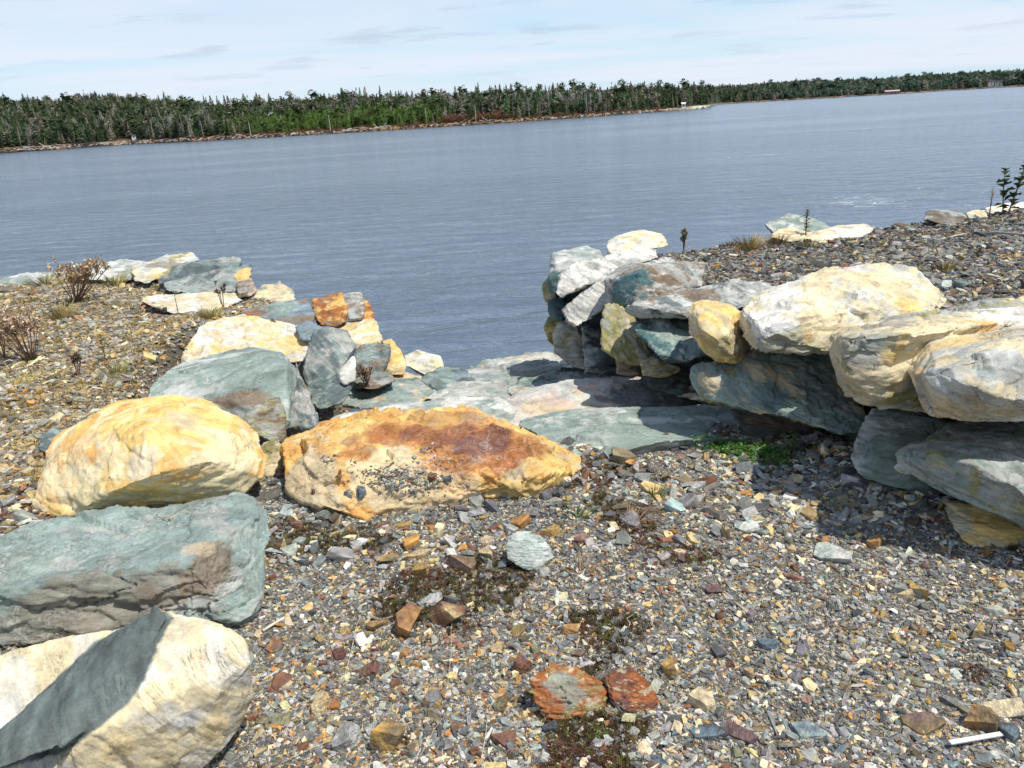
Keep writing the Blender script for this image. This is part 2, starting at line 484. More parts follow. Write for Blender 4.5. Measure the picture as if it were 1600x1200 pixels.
    if len(c) > 3: col = col + (c[3] - col) * band(fbm(Qb * 4.4 / s + 71, 6, 2.1, .66), 0.28, 0.60) * .85
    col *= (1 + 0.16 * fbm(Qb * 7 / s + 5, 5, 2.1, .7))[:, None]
    if hcol:
        dd_ = np.max([P @ nn_ - k_ for nn_, k_ in planes], 0) - .007 * fbm(Q * 8 / s, 5, 2.1, .6)
        w = sstep(.022, .014, dd_); stripe = 1 + .45 * fbm(Qb * 5 / s + B * (h * 9)[:, None], 5, 2.1, .65)
        col = col + (np.array(PAL[hcol[1]]) * np.clip(stripe, .5, 1.7)[:, None] - col) * w[:, None]
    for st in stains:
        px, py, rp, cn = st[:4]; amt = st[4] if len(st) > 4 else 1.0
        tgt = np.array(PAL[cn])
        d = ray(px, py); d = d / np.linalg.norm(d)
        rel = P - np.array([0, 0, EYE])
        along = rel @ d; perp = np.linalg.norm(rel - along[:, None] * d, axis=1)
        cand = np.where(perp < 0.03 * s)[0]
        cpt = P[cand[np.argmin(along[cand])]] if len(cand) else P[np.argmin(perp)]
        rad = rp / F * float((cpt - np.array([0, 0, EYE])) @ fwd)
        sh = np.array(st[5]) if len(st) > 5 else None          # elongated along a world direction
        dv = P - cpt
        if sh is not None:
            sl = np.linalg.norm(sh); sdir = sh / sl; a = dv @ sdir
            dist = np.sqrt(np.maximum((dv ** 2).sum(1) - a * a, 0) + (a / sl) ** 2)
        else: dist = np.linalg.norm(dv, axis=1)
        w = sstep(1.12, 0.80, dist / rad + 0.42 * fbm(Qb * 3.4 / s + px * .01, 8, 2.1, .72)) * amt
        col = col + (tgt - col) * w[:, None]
    col = np.clip(col, 0.01, 0.86)
    ca = me.color_attributes.new('col', 'FLOAT_COLOR', 'POINT')
    ca.data.foreach_set('color', np.concatenate([col, np.ones((n, 1))], 1).astype(np.float32).ravel())
    me.update(); me.shade_smooth()
    # origin at the base of the boulder
    base = np.array([cen[0], cen[1], P[:, 2].min()])
    P2 = P - base
    me.vertices.foreach_set('co', P2.astype(np.float32).ravel()); me.update()
    me.name = name
    o = link(name, me, mat=ROCK); o.location = base
    o['bed'] = [float(v) for v in B]; o['vein'] = float(vein); o['strata'] = float(strata)
    tag(o, label, cat, group)
    BOULDERS.append((o, P))
    return o

def H(o, f, b, u=0.08, t=0.3, i=(), g=1.0): return dict(o=o, f=f, b=b, u=u, t=t, i=i, g=g)

SL = (0.15, -0.25, 1)
# ---- left row, nearest first
boulder('cream boulder crossed by a dark slate band, nearest in the bottom left corner',
  [H([(-70, 1075), (0, 1028), (70, 1003), (150, 987), (200, 985), (215, 1060), (120, 1240), (-70, 1290)], 1.50, 2.0, 0.03, .3),
   H([(240, 958), (262, 970), (300, 966), (345, 977), (376, 1005), (392, 1055), (396, 1088), (380, 1130), (335, 1178), (290, 1225), (210, 1290), (-60, 1330), (-30, 1190), (60, 1125), (130, 1062), (185, 1010)],
     1.38, 1.86, 0.05, .3, [(225, 1050, 1.58), (140, 1150, 1.44), (330, 1060, 1.60)]),
   H([(240, 952, 1.84), (256, 968, 1.80), (232, 1015, 1.66), (190, 1090, 1.52), (110, 1158, 1.42), (-40, 1215, 1.34), (-40, 1178, 1.44), (60, 1120, 1.56), (120, 1062, 1.66), (155, 1005, 1.78), (192, 984, 1.84)], 1.4, 1.86, 0, .2)],
  ('cream', 'white', 'cream'), bed=(.75, .35, .5), vein=.1, strata=.2, rough=.5, steps=.2, chips=3, seed=1, rnd=2,
  hcol=(2, 'band'), stains=[(320, 1050, 30, 'sand', .35), (350, 1150, 22, 'yellow', .35), (190, 1190, 26, 'yellow', .3)])
boulder('big grey-green slate block with a flaky flat top, below the yellow boulder',
  [H([(-60, 868), (0, 851), (75, 816), (150, 799), (205, 795), (240, 787), (300, 785), (360, 772), (300, 885, 2.26), (300, 968, 2.2), (240, 962), (55, 1012), (-60, 1014), (-60, 935, 2.2), (90, 924, 2.22), (200, 905, 2.24)], 2.16, 2.95, 0, .3),
   H([(300, 800, 2.7), (365, 770, 2.9), (396, 775, 2.9), (416, 800, 2.8), (423, 838, 2.62), (408, 935, 2.32), (386, 986, 2.2), (345, 976, 2.2), (298, 968, 2.21), (298, 890, 2.27), (392, 808, 2.62)], 2.2, 2.9, 0, .2)],
  ('slate', 'green', 'slate', 'grey'), bed=(.05, -.12, 1), vein=.7, strata=.45, rough=.35, steps=.5, layers=.7, chips=2, seed=2, rnd=0, ns=1.3, th=.08,
  stains=[(345, 870, 34, 'brown', .8, (.6, 1.6, 1.2)), (120, 965, 60, 'brown', .55, (2.2, 0, .2)), (240, 935, 45, 'brown', .5), (310, 840, 22, 'sand', .5)])
boulder('big rounded yellow and orange boulder at left, resting above the grey-green block',
  [H([(40, 782), (44, 752), (72, 695), (100, 661), (150, 638), (200, 628), (270, 621), (320, 630), (368, 650), (400, 680), (416, 714), (410, 745), (382, 770), (340, 786), (240, 797), (140, 808), (82, 818), (46, 795)], 2.97, 3.55, 0.10, .35,
     [(230, 740, 2.86), (120, 740, 2.98), (330, 720, 3.0), (230, 668, 3.1)])],
  ('yellow', 'cream', 'orange', 'cream'), bed=(.2, -.4, .9), vein=.0, strata=.15, rough=.75, steps=.35, chips=5, seed=3, rnd=2.5,
  stains=[(240, 690, 60, 'yellow', .5), (350, 740, 50, 'cream', .8), (170, 785, 34, 'olive', .35, (2, 0, 0)), (215, 715, 35, 'white', .45), (105, 690, 40, 'orange', .35), (290, 640, 30, 'sand', .5)])
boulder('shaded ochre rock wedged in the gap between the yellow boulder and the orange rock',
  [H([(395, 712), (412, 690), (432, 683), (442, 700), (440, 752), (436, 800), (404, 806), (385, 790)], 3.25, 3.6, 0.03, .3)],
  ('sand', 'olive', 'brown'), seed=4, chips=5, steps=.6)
boulder('long flat rust-orange rock with purple-brown stains, lying across the middle',
  [H([(441, 706), (443, 688), (500, 666), (560, 651), (640, 640), (700, 635), (742, 636), (772, 646), (800, 665), (860, 694), (907, 715), (913, 746), (903, 780), (890, 790), (840, 789), (780, 783), (700, 785), (640, 790), (560, 808), (517, 813), (472, 786), (446, 762)], 2.97, 3.62, 0, .30,
     [(520, 735, 3.12), (450, 712, 3.28), (640, 735, 3.08), (860, 745, 3.02), (760, 650, 3.50)])],
  ('orange', 'yellow', 'sand', 'orange'), bed=(0, -.5, .85), vein=.6, strata=.75, rough=.6, steps=.9, layers=.35, chips=2, seed=5, rnd=0,
  stains=[(480, 730, 55, 'sand', .85), (590, 745, 70, 'cream', .8), (500, 785, 45, 'sand', .9), (690, 765, 60, 'sand', .6), (640, 668, 40, 'rust', .6, (2, 0, 0)), (750, 690, 60, 'rust', .75, (1.6, .4, 0)), (560, 690, 26, 'rust', .6, (1, .3, .3)), (810, 700, 40, 'rust', .6),
          (650, 662, 24, 'purple', .8, (1.4, .5, .3)), (710, 672, 30, 'purple', .85, (1.4, .5, .3)), (765, 680, 34, 'purple', .9, (1.2, .8, .5)), (600, 668, 20, 'rust', .7), (545, 678, 16, 'purple', .6),
          (690, 655, 40, 'rust', .5, (2, 0, 0)), (790, 705, 26, 'rust', .7), (840, 715, 26, 'yellow', .6), (870, 775, 40, 'yellow', .85, (1.6, 0, 0))])
boulder('large grey-green slate slab leaning in the left row, behind the yellow boulder',
  [H([(190, 628, 4.25), (218, 592, 4.5), (280, 571, 4.9), (324, 556, 5.1), (385, 542, 5.3), (437, 549, 5.2), (466, 560, 4.9), (446, 570, 4.35), (452, 676, 3.9), (440, 692, 3.86), (330, 655, 3.95), (230, 640, 4.1)], 3.9, 5.2, 0, .35,
     [(300, 600, 4.3)])],
  ('slate', 'green', 'lgrey'), bed=(.1, -.3, 1), vein=.9, strata=.3, rough=.35, steps=.35, layers=.3, chips=3, seed=6, rnd=0, ns=1.5,
  stains=[(372, 612, 22, 'brown', .9, (2.2, 0, .2)), (415, 640, 22, 'brown', .6), (430, 672, 20, 'olive', .8), (449, 620, 6, 'lgrey', .8, (0, .5, 6))])
boulder('narrow upright grey slate wedge against the right end of the large grey-green slab',
  [H([(452, 580, 4.7), (476, 562, 4.9), (482, 603, 4.6), (499, 650, 4.3), (495, 670, 4.2), (470, 684, 4.1), (450, 676, 4.05)], 4.1, 4.9, 0.02, .3)],
  ('dslate', 'grey', 'brown'), vein=.5, strata=.6, bed=(.9, .1, .4), seed=7, chips=4, steps=.5, layers=.3)
boulder('grey-brown stone flake leaning at the foot of the large grey-green slab',
  [H([(372, 668), (392, 640), (420, 622), (436, 616), (446, 650), (448, 690), (424, 692), (412, 688)], 3.72, 3.92, 0.02, .15)],
  ('brown', 'grey', 'olive'), vein=.6, strata=.5, seed=8, chips=5, steps=.6)
boulder('tilted egg-shaped dark grey boulder with a pitted face, above the white chip',
  [H([(468, 560), (474, 540), (490, 520), (515, 511), (541, 519), (556, 542), (553, 568), (526, 591), (495, 600), (476, 598)], 4.85, 5.35, 0.08, .3)],
  ('dslate', 'grey', 'green'), vein=.5, strata=.5, bed=(.6, .1, .7), seed=9, chips=6, steps=.4, rough=.9)
boulder('layered dark green rock under the egg-shaped grey boulder',
  [H([(478, 598), (505, 586), (538, 578), (552, 600), (540, 628), (500, 642), (484, 628)], 4.6, 4.95, 0.05, .3)],
  ('slate', 'dslate', 'green'), vein=.3, strata=.8, bed=(-.1, -.1, 1), seed=10, layers=.7, steps=.5, chips=3)
boulder('bright white angular chip of rock between grey-green stones of the left row',
  [H([(524, 584), (552, 555), (557, 562), (556, 594), (540, 602), (528, 598)], 4.78, 4.95, 0.03, .15)],
  ('white', 'white', 'lgrey'), vein=0, strata=.1, seed=11, chips=4, steps=.3)
boulder('broad cream and white boulder with curved cracks, in the left row behind the green slab',
  [H([(279, 572, 5.35), (297, 547), (315, 512), (341, 501), (380, 494), (420, 507), (464, 511), (487, 527), (481, 548), (468, 562), (430, 568), (320, 580)], 5.2, 6.15, 0.07, .3)],
  ('cream', 'white', 'cream', 'yellow'), vein=0, strata=.5, bed=(.3, .1, .8), seed=12, layers=.45, steps=.5, chips=4, rnd=1.2,
  stains=[(370, 545, 22, 'yellow', .5), (455, 530, 25, 'yellow', .7), (340, 515, 16, 'orange', .3)])
boulder('long blue-grey slab with a brown edge, behind the cream boulder of the left row',
  [H([(374, 490), (400, 480), (437, 472), (488, 466), (494, 486), (492, 512), (464, 512), (420, 508), (395, 498)], 5.9, 6.6, 0.02, .3)],
  ('bluegrey', 'slate', 'brown'), vein=.3, strata=.6, bed=(0, -.2, 1), seed=13, steps=.4, layers=.4, chips=3,
  stains=[(450, 500, 26, 'brown', .7, (2.5, 0, 0)), (390, 486, 12, 'rust', .7)])
boulder('rusty orange block split in thin layers, beside the water at left',
  [H([(489, 468), (512, 463), (535, 460), (543, 480), (544, 499), (528, 510), (494, 509)], 6.1, 6.5, 0.03, .3)],
  ('orange', 'rust', 'yellow', 'brown'), vein=0, rnd=0, strata=.9, bed=(.1, -.1, 1), seed=14, layers=1.1, steps=.4, chips=3, th=.09)
boulder('grey-brown square block right of the rusty layered block',
  [H([(534, 460), (552, 457), (565, 459), (571, 480), (568, 500), (546, 502)], 6.2, 6.55, 0.03, .3)],
  ('grey', 'brown', 'lgrey'), vein=.8, strata=.3, seed=15, steps=.4, chips=3)
boulder('small rust-orange stone at the seaward tip of the left wall',
  [H([(566, 468), (576, 471), (585, 494), (580, 505), (566, 500)], 6.3, 6.5, 0.03, .2)],
  ('orange', 'rust'), vein=0, strata=.5, seed=16, steps=.3, chips=3)
boulder('cream and yellow cracked boulder under the rusty layered block',
  [H([(520, 513), (542, 502), (586, 500), (598, 532), (580, 541), (556, 546), (540, 532)], 5.8, 6.3, 0.05, .3)],
  ('cream', 'yellow', 'white'), vein=0, strata=.6, bed=(-.3, 0, 1), seed=17, layers=.4, steps=.5, chips=4)
boulder('blue-grey rock patch tucked behind the egg-shaped boulder',
  [H([(462, 512), (480, 502), (500, 510), (512, 520), (488, 534), (470, 530)], 5.6, 5.9, 0.03, .2)],
  ('bluegrey', 'slate'), seed=18, vein=.3, chips=3)
boulder('dark green broken block with a vertical face, right of the white chip',
  [H([(555, 548), (570, 540), (608, 538), (611, 560), (600, 584), (580, 592), (556, 588)], 5.45, 5.85, 0.03, .3)],
  ('dslate', 'slate', 'brown'), vein=.4, strata=.5, seed=19, steps=.7, layers=.4, chips=4)
boulder('smooth orange boulder near the water at the end of the left wall',
  [H([(597, 534), (612, 530), (626, 548), (635, 569), (631, 584), (602, 586), (606, 560)], 6.1, 6.5, 0.06, .3)],
  ('yellow', 'orange', 'cream'), vein=0, strata=.3, seed=20, steps=.3, chips=4)
boulder('rounded cream and grey boulder at the water edge, last of the left wall',
  [H([(633, 556), (652, 547), (686, 556), (692, 570), (691, 588), (656, 592), (630, 582)], 7.0, 7.5, 0.08, .35)],
  ('cream', 'white', 'lgrey', 'olive'), vein=.2, strata=.3, seed=21, steps=.3, chips=4)
boulder('low cream rock with ochre patches, at the foot of the smooth orange boulder',
  [H([(600, 588), (632, 580), (660, 588), (654, 600), (620, 604), (596, 600)], 5.9, 6.4, 0.03, .2)],
  ('sand', 'cream', 'brown'), seed=22, chips=3)
# ---- slot floor slabs
boulder('low mottled green slab on the slot floor below the dark green block',
  [H([(536, 634), (546, 602), (600, 590), (650, 592), (676, 612), (655, 630), (560, 640)], 5.0, 5.75, 0, .3)],
  ('green', 'slate', 'grey', 'sand'), vein=.5, strata=.3, seed=23, steps=.4, chips=3, rnd=1, stains=[(664, 618, 9, 'yellow', .8)])
boulder('small grey-green stone under the low dry tangled plant of the left wall',
  [H([(552, 592), (578, 582), (606, 580), (616, 594), (590, 608), (556, 606)], 5.2, 5.6, 0.02, .4)],
  ('slate', 'brown', 'grey'), vein=.2, strata=.4, seed=30, chips=3)
boulder('dark blue-green broken slab between the slot floor and the cream water-edge boulder',
  [H([(655, 600), (664, 588), (692, 572), (730, 578), (744, 596), (724, 612), (680, 614)], 6.0, 6.9, 0, .3)],
  ('slate', 'dslate', 'bluegrey'), vein=.3, strata=.5, seed=24, steps=.7, layers=.4, chips=3)
boulder('narrow pale slab directly behind the long orange rock',
  [H([(496, 668), (530, 648), (600, 634), (700, 621), (775, 621), (805, 640), (790, 700), (520, 720)], 3.85, 4.75, 0, .3)],
  ('lgrey', 'white', 'green'), vein=.2, strata=.4, seed=25, steps=.3, chips=3, rnd=.8, rough=.5)
boulder('long pale grey slab sloping into the water between the two rock walls',
  [H([(640, 635), (700, 590), (728, 572), (770, 560), (835, 551), (890, 552), (945, 580), (1010, 612), (900, 650), (700, 650)], 4.8, 8.3, 0, .35)],
  ('lgrey', 'grey', 'sand', 'slate'), bed=(0, .3, 1), vein=.5, strata=.6, seed=26, steps=.6, layers=.3, chips=3, rnd=.6, rough=.7, ns=.8,
  stains=[(840, 570, 60, 'slate', .7, (3, 0, 0)), (760, 640, 40, 'sand', .4)])
boulder('blue-green slab with a pale end, upper right on the slot floor',
  [H([(790, 612), (820, 592), (900, 576), (960, 578), (1010, 596), (1010, 612), (900, 616), (840, 626)], 5.3, 6.3, 0, .3)],
  ('green', 'grey', 'lgrey', 'teal'), vein=.5, strata=.4, seed=27, steps=.5, chips=3, rnd=.6, stains=[(820, 604, 22, 'sand', .7)])
boulder('long pinkish-cream slab across the slot, behind the long green slab',
  [H([(730, 660), (762, 634), (800, 612), (862, 598), (960, 592), (1060, 594), (1095, 602), (1108, 634), (960, 648), (830, 668)], 4.3, 5.15, 0, .35)],
  ('pink', 'lgrey', 'sand'), bed=(0, -.1, 1), vein=.3, strata=.3, seed=28, steps=.35, chips=3, rnd=.6, rough=.6,
  stains=[(1030, 615, 50, 'dslate', .8, (1.8, 0, 0)), (943, 615, 12, 'purple', .6, (.8, -2, 0)), (1000, 605, 30, 'grey', .6), (800, 640, 30, 'lgrey', .6)])
boulder('long smooth blue-green slab at the top of the slot, right behind the orange rock',
  [H([(795, 654), (895, 641), (1000, 638), (1104, 634), (1185, 640), (1215, 690), (1180, 712, 3.35), (1050, 706, 3.3), (922, 728, 3.3), (905, 715, 3.45), (840, 674, 3.9)], 3.3, 4.25, 0, .3)],
  ('green', 'slate', 'lgrey'), bed=(0, -.1, 1), vein=.9, strata=.3, seed=29, steps=.3, chips=3, rnd=.5, rough=.45, ns=1.5,
  stains=[(950, 665, 60, 'green', .6, (2, 0, 0))])
# ---- right wall, nearest first
boulder('smooth ochre boulder at the very bottom of the right wall, half buried in gravel',
  [H([(1476, 779), (1540, 790), (1640, 810), (1720, 850), (1720, 960), (1600, 902), (1575, 892), (1532, 876), (1502, 852), (1482, 812)], 2.26, 2.55, 0.06, .4)],
  ('yellow', 'sand', 'cream'), vein=0, strata=.15, seed=31, steps=.25, chips=4, rnd=2, stains=[(1500, 800, 30, 'grey', .5)])
boulder('grey-green slab with a broken straight edge, jutting over the ochre boulder at right',
  [H([(1398, 709, 2.55), (1449, 692), (1484, 662), (1560, 655), (1720, 650), (1760, 880, 2.2), (1600, 824, 2.28), (1540, 802, 2.34), (1480, 775, 2.42), (1435, 750, 2.5), (1402, 729, 2.55),
      (1452, 706, 2.5), (1520, 728, 2.38), (1575, 758, 2.30), (1640, 800, 2.22)], 2.3, 3.0, 0, .35)],
  ('green', 'grey', 'lgrey', 'olive'), bed=(.15, -.25, 1), vein=.4, strata=.6, seed=32, rough=.4, steps=.4, layers=.4, chips=1, rnd=0, ns=1.4,
  stains=[(1540, 765, 26, 'grey', .8, (2.5, 0, -.6)), (1460, 700, 22, 'olive', .5), (1560, 700, 40, 'lgrey', .5), (1515, 765, 9, 'olive', .8, (0, 0, 3)), (1410, 718, 16, 'slate', .6)])
boulder('smooth rounded grey-green boulder under the two biggest cream boulders at right',
  [H([(1330, 714), (1337, 682), (1361, 640), (1400, 632), (1450, 636), (1500, 655), (1520, 720), (1480, 792), (1440, 776), (1400, 758), (1349, 746), (1333, 728)], 2.78, 3.15, 0.06, .35)],
  ('green', 'lgrey', 'slate'), vein=.3, strata=.25, seed=33, steps=.25, chips=4, rnd=2)
boulder('big cream-grey boulder with a broad smooth front face, at the right edge',
  [H([(1414, 562), (1430, 542), (1452, 525), (1507, 514), (1559, 516), (1640, 500), (1760, 505), (1760, 660), (1600, 655), (1497, 657), (1452, 646), (1435, 622), (1426, 590)], 2.46, 3.0, 0.05, .4,
     [(1450, 580, 2.42), (1600, 540, 2.45), (1560, 620, 2.34)])],
  ('sand', 'lgrey', 'cream', 'grey'), bed=(.2, -.8, .5), vein=.1, strata=.3, seed=34, steps=.4, chips=4, rnd=.7, rough=.5,
  stains=[(1600, 520, 40, 'cream', .9, (2, 0, 0)), (1500, 522, 25, 'yellow', .5, (2, 0, 0)), (1555, 575, 12, 'slate', .6), (1520, 630, 25, 'bluegrey', .4), (1420, 570, 10, 'orange', .5)])
boulder('long flat-topped boulder with a bright cream top and a golden band, at the right edge',
  [H([(1299, 546), (1306, 526), (1330, 512), (1428, 497), (1480, 487), (1531, 473), (1600, 465), (1720, 468), (1720, 520), (1500, 540), (1450, 640), (1411, 638), (1359, 635), (1335, 626), (1319, 604), (1305, 572)], 2.72, 3.5, 0, .4,
     [(1306, 530, 2.80), (1363, 523, 2.72), (1380, 560, 2.66), (1440, 520, 2.70), (1550, 505, 2.85)])],
  ('sand', 'grey', 'cream', 'olive'), bed=(-.1, -.3, 1), vein=.1, strata=.4, seed=35, rough=.6, steps=.5, layers=.3, chips=3, rnd=.4,
  stains=[(1500, 495, 70, 'cream', 1, (2.2, 0, 0)), (1600, 480, 60, 'white', 1, (2, 0, 0)), (1560, 500, 20, 'orange', .7, (3, 0, 0)), (1405, 555, 18, 'yellow', .8, (.6, 0, 1.5)),
          (1380, 528, 22, 'slate', .6, (1.6, 0, 0)), (1340, 560, 40, 'grey', .4)])
boulder('largest white and cream boulder, on top of the right wall',
  [H([(1142, 514), (1150, 490), (1187, 457), (1222, 439), (1291, 420), (1349, 414), (1397, 417), (1432, 429), (1462, 449), (1477, 470), (1462, 491), (1414, 500), (1359, 510), (1310, 525), (1300, 550), (1256, 552), (1208, 549), (1180, 545), (1150, 530)], 3.3, 4.15, 0.06, .4,
     [(1262, 492, 3.45), (1200, 520, 3.28), (1340, 480, 3.5)])],
  ('cream', 'white', 'cream', 'lgrey'), bed=(.15, -.3, 1), vein=.0, strata=.45, seed=36, steps=.55, layers=.25, chips=4, rnd=.7, rough=.7,
  stains=[(1200, 525, 34, 'bluegrey', .35, (1.5, 0, 0)), (1230, 545, 30, 'olive', .5, (3, 0, 0)), (1262, 486, 14, 'brown', .6, (1.6, 0, 0)), (1440, 480, 30, 'yellow', .8), (1385, 470, 20, 'bluegrey', .25), (1290, 515, 20, 'cream', .8), (1275, 525, 12, 'orange', .4)])
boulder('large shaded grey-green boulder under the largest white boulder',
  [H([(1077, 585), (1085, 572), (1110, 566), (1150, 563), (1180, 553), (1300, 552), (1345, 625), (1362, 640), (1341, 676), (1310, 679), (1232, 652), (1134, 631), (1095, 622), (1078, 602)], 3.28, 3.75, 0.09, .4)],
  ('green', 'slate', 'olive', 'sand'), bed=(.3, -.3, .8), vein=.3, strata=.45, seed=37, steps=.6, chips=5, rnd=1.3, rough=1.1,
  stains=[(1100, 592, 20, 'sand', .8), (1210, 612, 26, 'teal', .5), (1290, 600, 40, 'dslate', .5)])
boulder('yellow-orange boulder squeezed against the left end of the largest white boulder',
  [H([(1077, 488), (1084, 473), (1108, 467), (1140, 476), (1158, 486), (1150, 528), (1182, 549), (1153, 568), (1119, 567), (1095, 547), (1079, 522)], 3.6, 4.0, 0.06, .35,
     [(1100, 505, 3.58), (1130, 530, 3.5)])],
  ('yellow', 'sand', 'cream'), bed=(.3, -.2, .8), vein=0, strata=.3, seed=38, steps=.4, chips=4, rnd=1,
  stains=[(1110, 545, 30, 'olive', .5), (1088, 515, 14, 'sand', .8)])
boulder('long grey boulder split into thin streaky layers, left of the largest white boulder',
  [H([(974, 488), (990, 472), (1022, 459), (1072, 450), (1142, 441), (1208, 436), (1230, 442), (1210, 470), (1140, 480), (1082, 500), (1050, 501), (984, 494)], 4.3, 5.1, 0.04, .35)],
  ('grey', 'lgrey', 'brown', 'dslate'), bed=(.25, -.2, 1), vein=.1, strata=1, seed=39, steps=.4, layers=1.0, chips=3, rnd=.8, th=.06, rough=.7)
boulder('dark green rock split in jagged layers, under the long streaky grey boulder',
  [H([(982, 504), (1030, 500), (1079, 500), (1092, 530), (1106, 554), (1072, 567), (1040, 568), (1022, 541), (1000, 526)], 4.1, 4.6, 0.05, .3)],
  ('slate', 'teal', 'green', 'lgrey'), bed=(.35, -.2, .9), vein=.3, strata=.8, seed=40, steps=.5, layers=1.0, chips=3, th=.08)
boulder('tall ochre-grey boulder with a broken face, below the blue-green block',
  [H([(939, 512), (944, 476), (965, 474), (990, 494), (998, 522), (1018, 555), (1016, 574), (978, 568), (965, 545), (940, 546)], 4.7, 5.1, 0.05, .3)],
  ('sand', 'olive', 'grey'), vein=.1, strata=.5, bed=(.8, 0, .5), seed=41, steps=.7, chips=4)
boulder('small yellowish stone sticking out low in the right wall near pinkish slab',
  [H([(1000, 567), (1022, 556), (1041, 568), (1066, 578), (1040, 588), (1022, 592), (1005, 587)], 4.35, 4.6, 0.03, .25)],
  ('sand', 'yellow', 'olive'), vein=0, strata=.4, seed=42, steps=.5, chips=4)
boulder('small shaded ochre stone left of the low yellowish stone in the right wall',
  [H([(961, 557), (985, 560), (1003, 572), (1006, 586), (980, 588), (963, 583)], 4.85, 5.1, 0.03, .25)],
  ('sand', 'brown'), seed=43, chips=3)
boulder('square block with blue-green left face and grey-brown front, atop the right wall',
  [H([(944, 448), (952, 425), (965, 415), (1006, 412), (1085, 410), (1099, 412), (1091, 447), (1041, 459), (996, 469, 5.05), (977, 476, 5.15), (952, 472, 5.35), (1003, 418, 5.2)], 5.1, 5.75, 0, .3)],
  ('brown', 'grey', 'lgrey'), vein=.9, strata=.3, bed=(.2, .1, 1), seed=44, rough=.4, steps=.3, chips=1, rnd=0,
  stains=[(970, 445, 36, 'teal', .95), (985, 430, 26, 'teal', .9), (1080, 420, 12, 'dslate', .7)])
boulder('rounded grey boulder with streaky white layers, left of the blue-green block',
  [H([(879, 470), (892, 453), (927, 434), (955, 421), (1000, 409), (1050, 401), (1053, 410), (965, 425), (955, 470), (946, 481), (920, 500), (901, 510), (885, 500)], 5.5, 6.2, 0.05, .3)],
  ('lgrey', 'white', 'grey', 'dslate'), bed=(.5, -.1, .9), vein=0, strata=1, seed=45, steps=.3, layers=.9, chips=3, rnd=1.2, th=.07)
boulder('white streaked boulder lying above the rounded grey layered boulder',
  [H([(868, 448), (873, 431), (904, 414), (952, 400), (996, 387), (1022, 390), (1024, 404), (958, 423), (915, 440), (889, 457), (871, 463)], 5.9, 6.6, 0.04, .3)],
  ('white', 'lgrey', 'white', 'grey'), bed=(.45, -.1, .9), vein=0, strata=.9, seed=46, steps=.3, layers=.8, chips=3, rnd=1.2, th=.07)
boulder('flat-topped grey block at the seaward end of the right wall',
  [H([(857, 418, 6.5), (863, 396, 6.9), (917, 385, 7.1), (948, 400, 6.9), (895, 420, 6.45), (868, 458, 6.4), (859, 453, 6.45), (890, 440, 6.4)], 6.4, 7.1, 0, .35)],
  ('lgrey', 'grey', 'slate'), vein=.3, strata=.3, seed=47, steps=.3, chips=2, rnd=.5, stains=[(866, 440, 20, 'teal', .9), (885, 432, 14, 'teal', .9)])
boulder('cream rounded boulder highest at the seaward end of the right wall',
  [H([(947, 392), (952, 375), (975, 366), (1003, 360), (1034, 367), (1045, 383), (1018, 390), (977, 398), (952, 402)], 6.7, 7.2, 0.06, .3)],
  ('cream', 'white', 'lgrey'), vein=0, strata=.3, seed=48, steps=.4, chips=4)
boulder('small yellow-green stone low at the far left edge of the right wall',
  [H([(846, 447), (857, 434), (868, 446), (870, 472), (851, 471)], 6.6, 6.8, 0.03, .25)],
  ('olive', 'sand'), seed=49, chips=3)
boulder('dark teal stone under the small yellow-green stone',
  [H([(856, 470), (880, 464), (884, 502), (866, 500), (858, 492)], 6.35, 6.6, 0.03, .25)],
  ('teal', 'dslate'), seed=50, chips=3)
boulder('olive-yellow stone just above the water, at the left foot of the right wall',
  [H([(850, 511), (858, 495), (878, 498), (874, 520), (868, 540), (857, 532)], 6.7, 6.9, 0.03, .25)],
  ('olive', 'yellow'), seed=51, chips=3)
boulder('pale mottled boulder at the water foot of the right wall',
  [H([(864, 524), (876, 500), (905, 508), (916, 542), (919, 580), (886, 568), (866, 550)], 6.0, 6.4, 0.05, .3)],
  ('lgrey', 'sand', 'olive', 'grey'), vein=.2, strata=.3, seed=52, steps=.6, chips=4)
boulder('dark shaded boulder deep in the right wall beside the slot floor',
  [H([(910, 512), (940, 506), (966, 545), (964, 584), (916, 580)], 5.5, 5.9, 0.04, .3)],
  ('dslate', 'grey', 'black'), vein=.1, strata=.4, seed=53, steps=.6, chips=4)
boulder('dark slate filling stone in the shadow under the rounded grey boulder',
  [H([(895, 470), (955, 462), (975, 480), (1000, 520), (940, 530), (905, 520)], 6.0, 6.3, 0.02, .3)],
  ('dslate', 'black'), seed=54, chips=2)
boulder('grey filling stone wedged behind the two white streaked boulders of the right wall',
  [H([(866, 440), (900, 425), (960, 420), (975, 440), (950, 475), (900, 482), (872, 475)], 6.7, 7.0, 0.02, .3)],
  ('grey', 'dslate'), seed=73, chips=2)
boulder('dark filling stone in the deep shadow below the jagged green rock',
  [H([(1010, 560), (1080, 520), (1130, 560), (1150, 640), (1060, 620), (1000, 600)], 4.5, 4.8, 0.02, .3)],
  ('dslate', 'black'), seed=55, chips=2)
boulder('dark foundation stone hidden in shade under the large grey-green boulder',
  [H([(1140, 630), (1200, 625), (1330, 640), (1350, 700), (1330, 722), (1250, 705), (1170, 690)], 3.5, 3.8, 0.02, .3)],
  ('brown', 'dslate'), seed=56, chips=3)
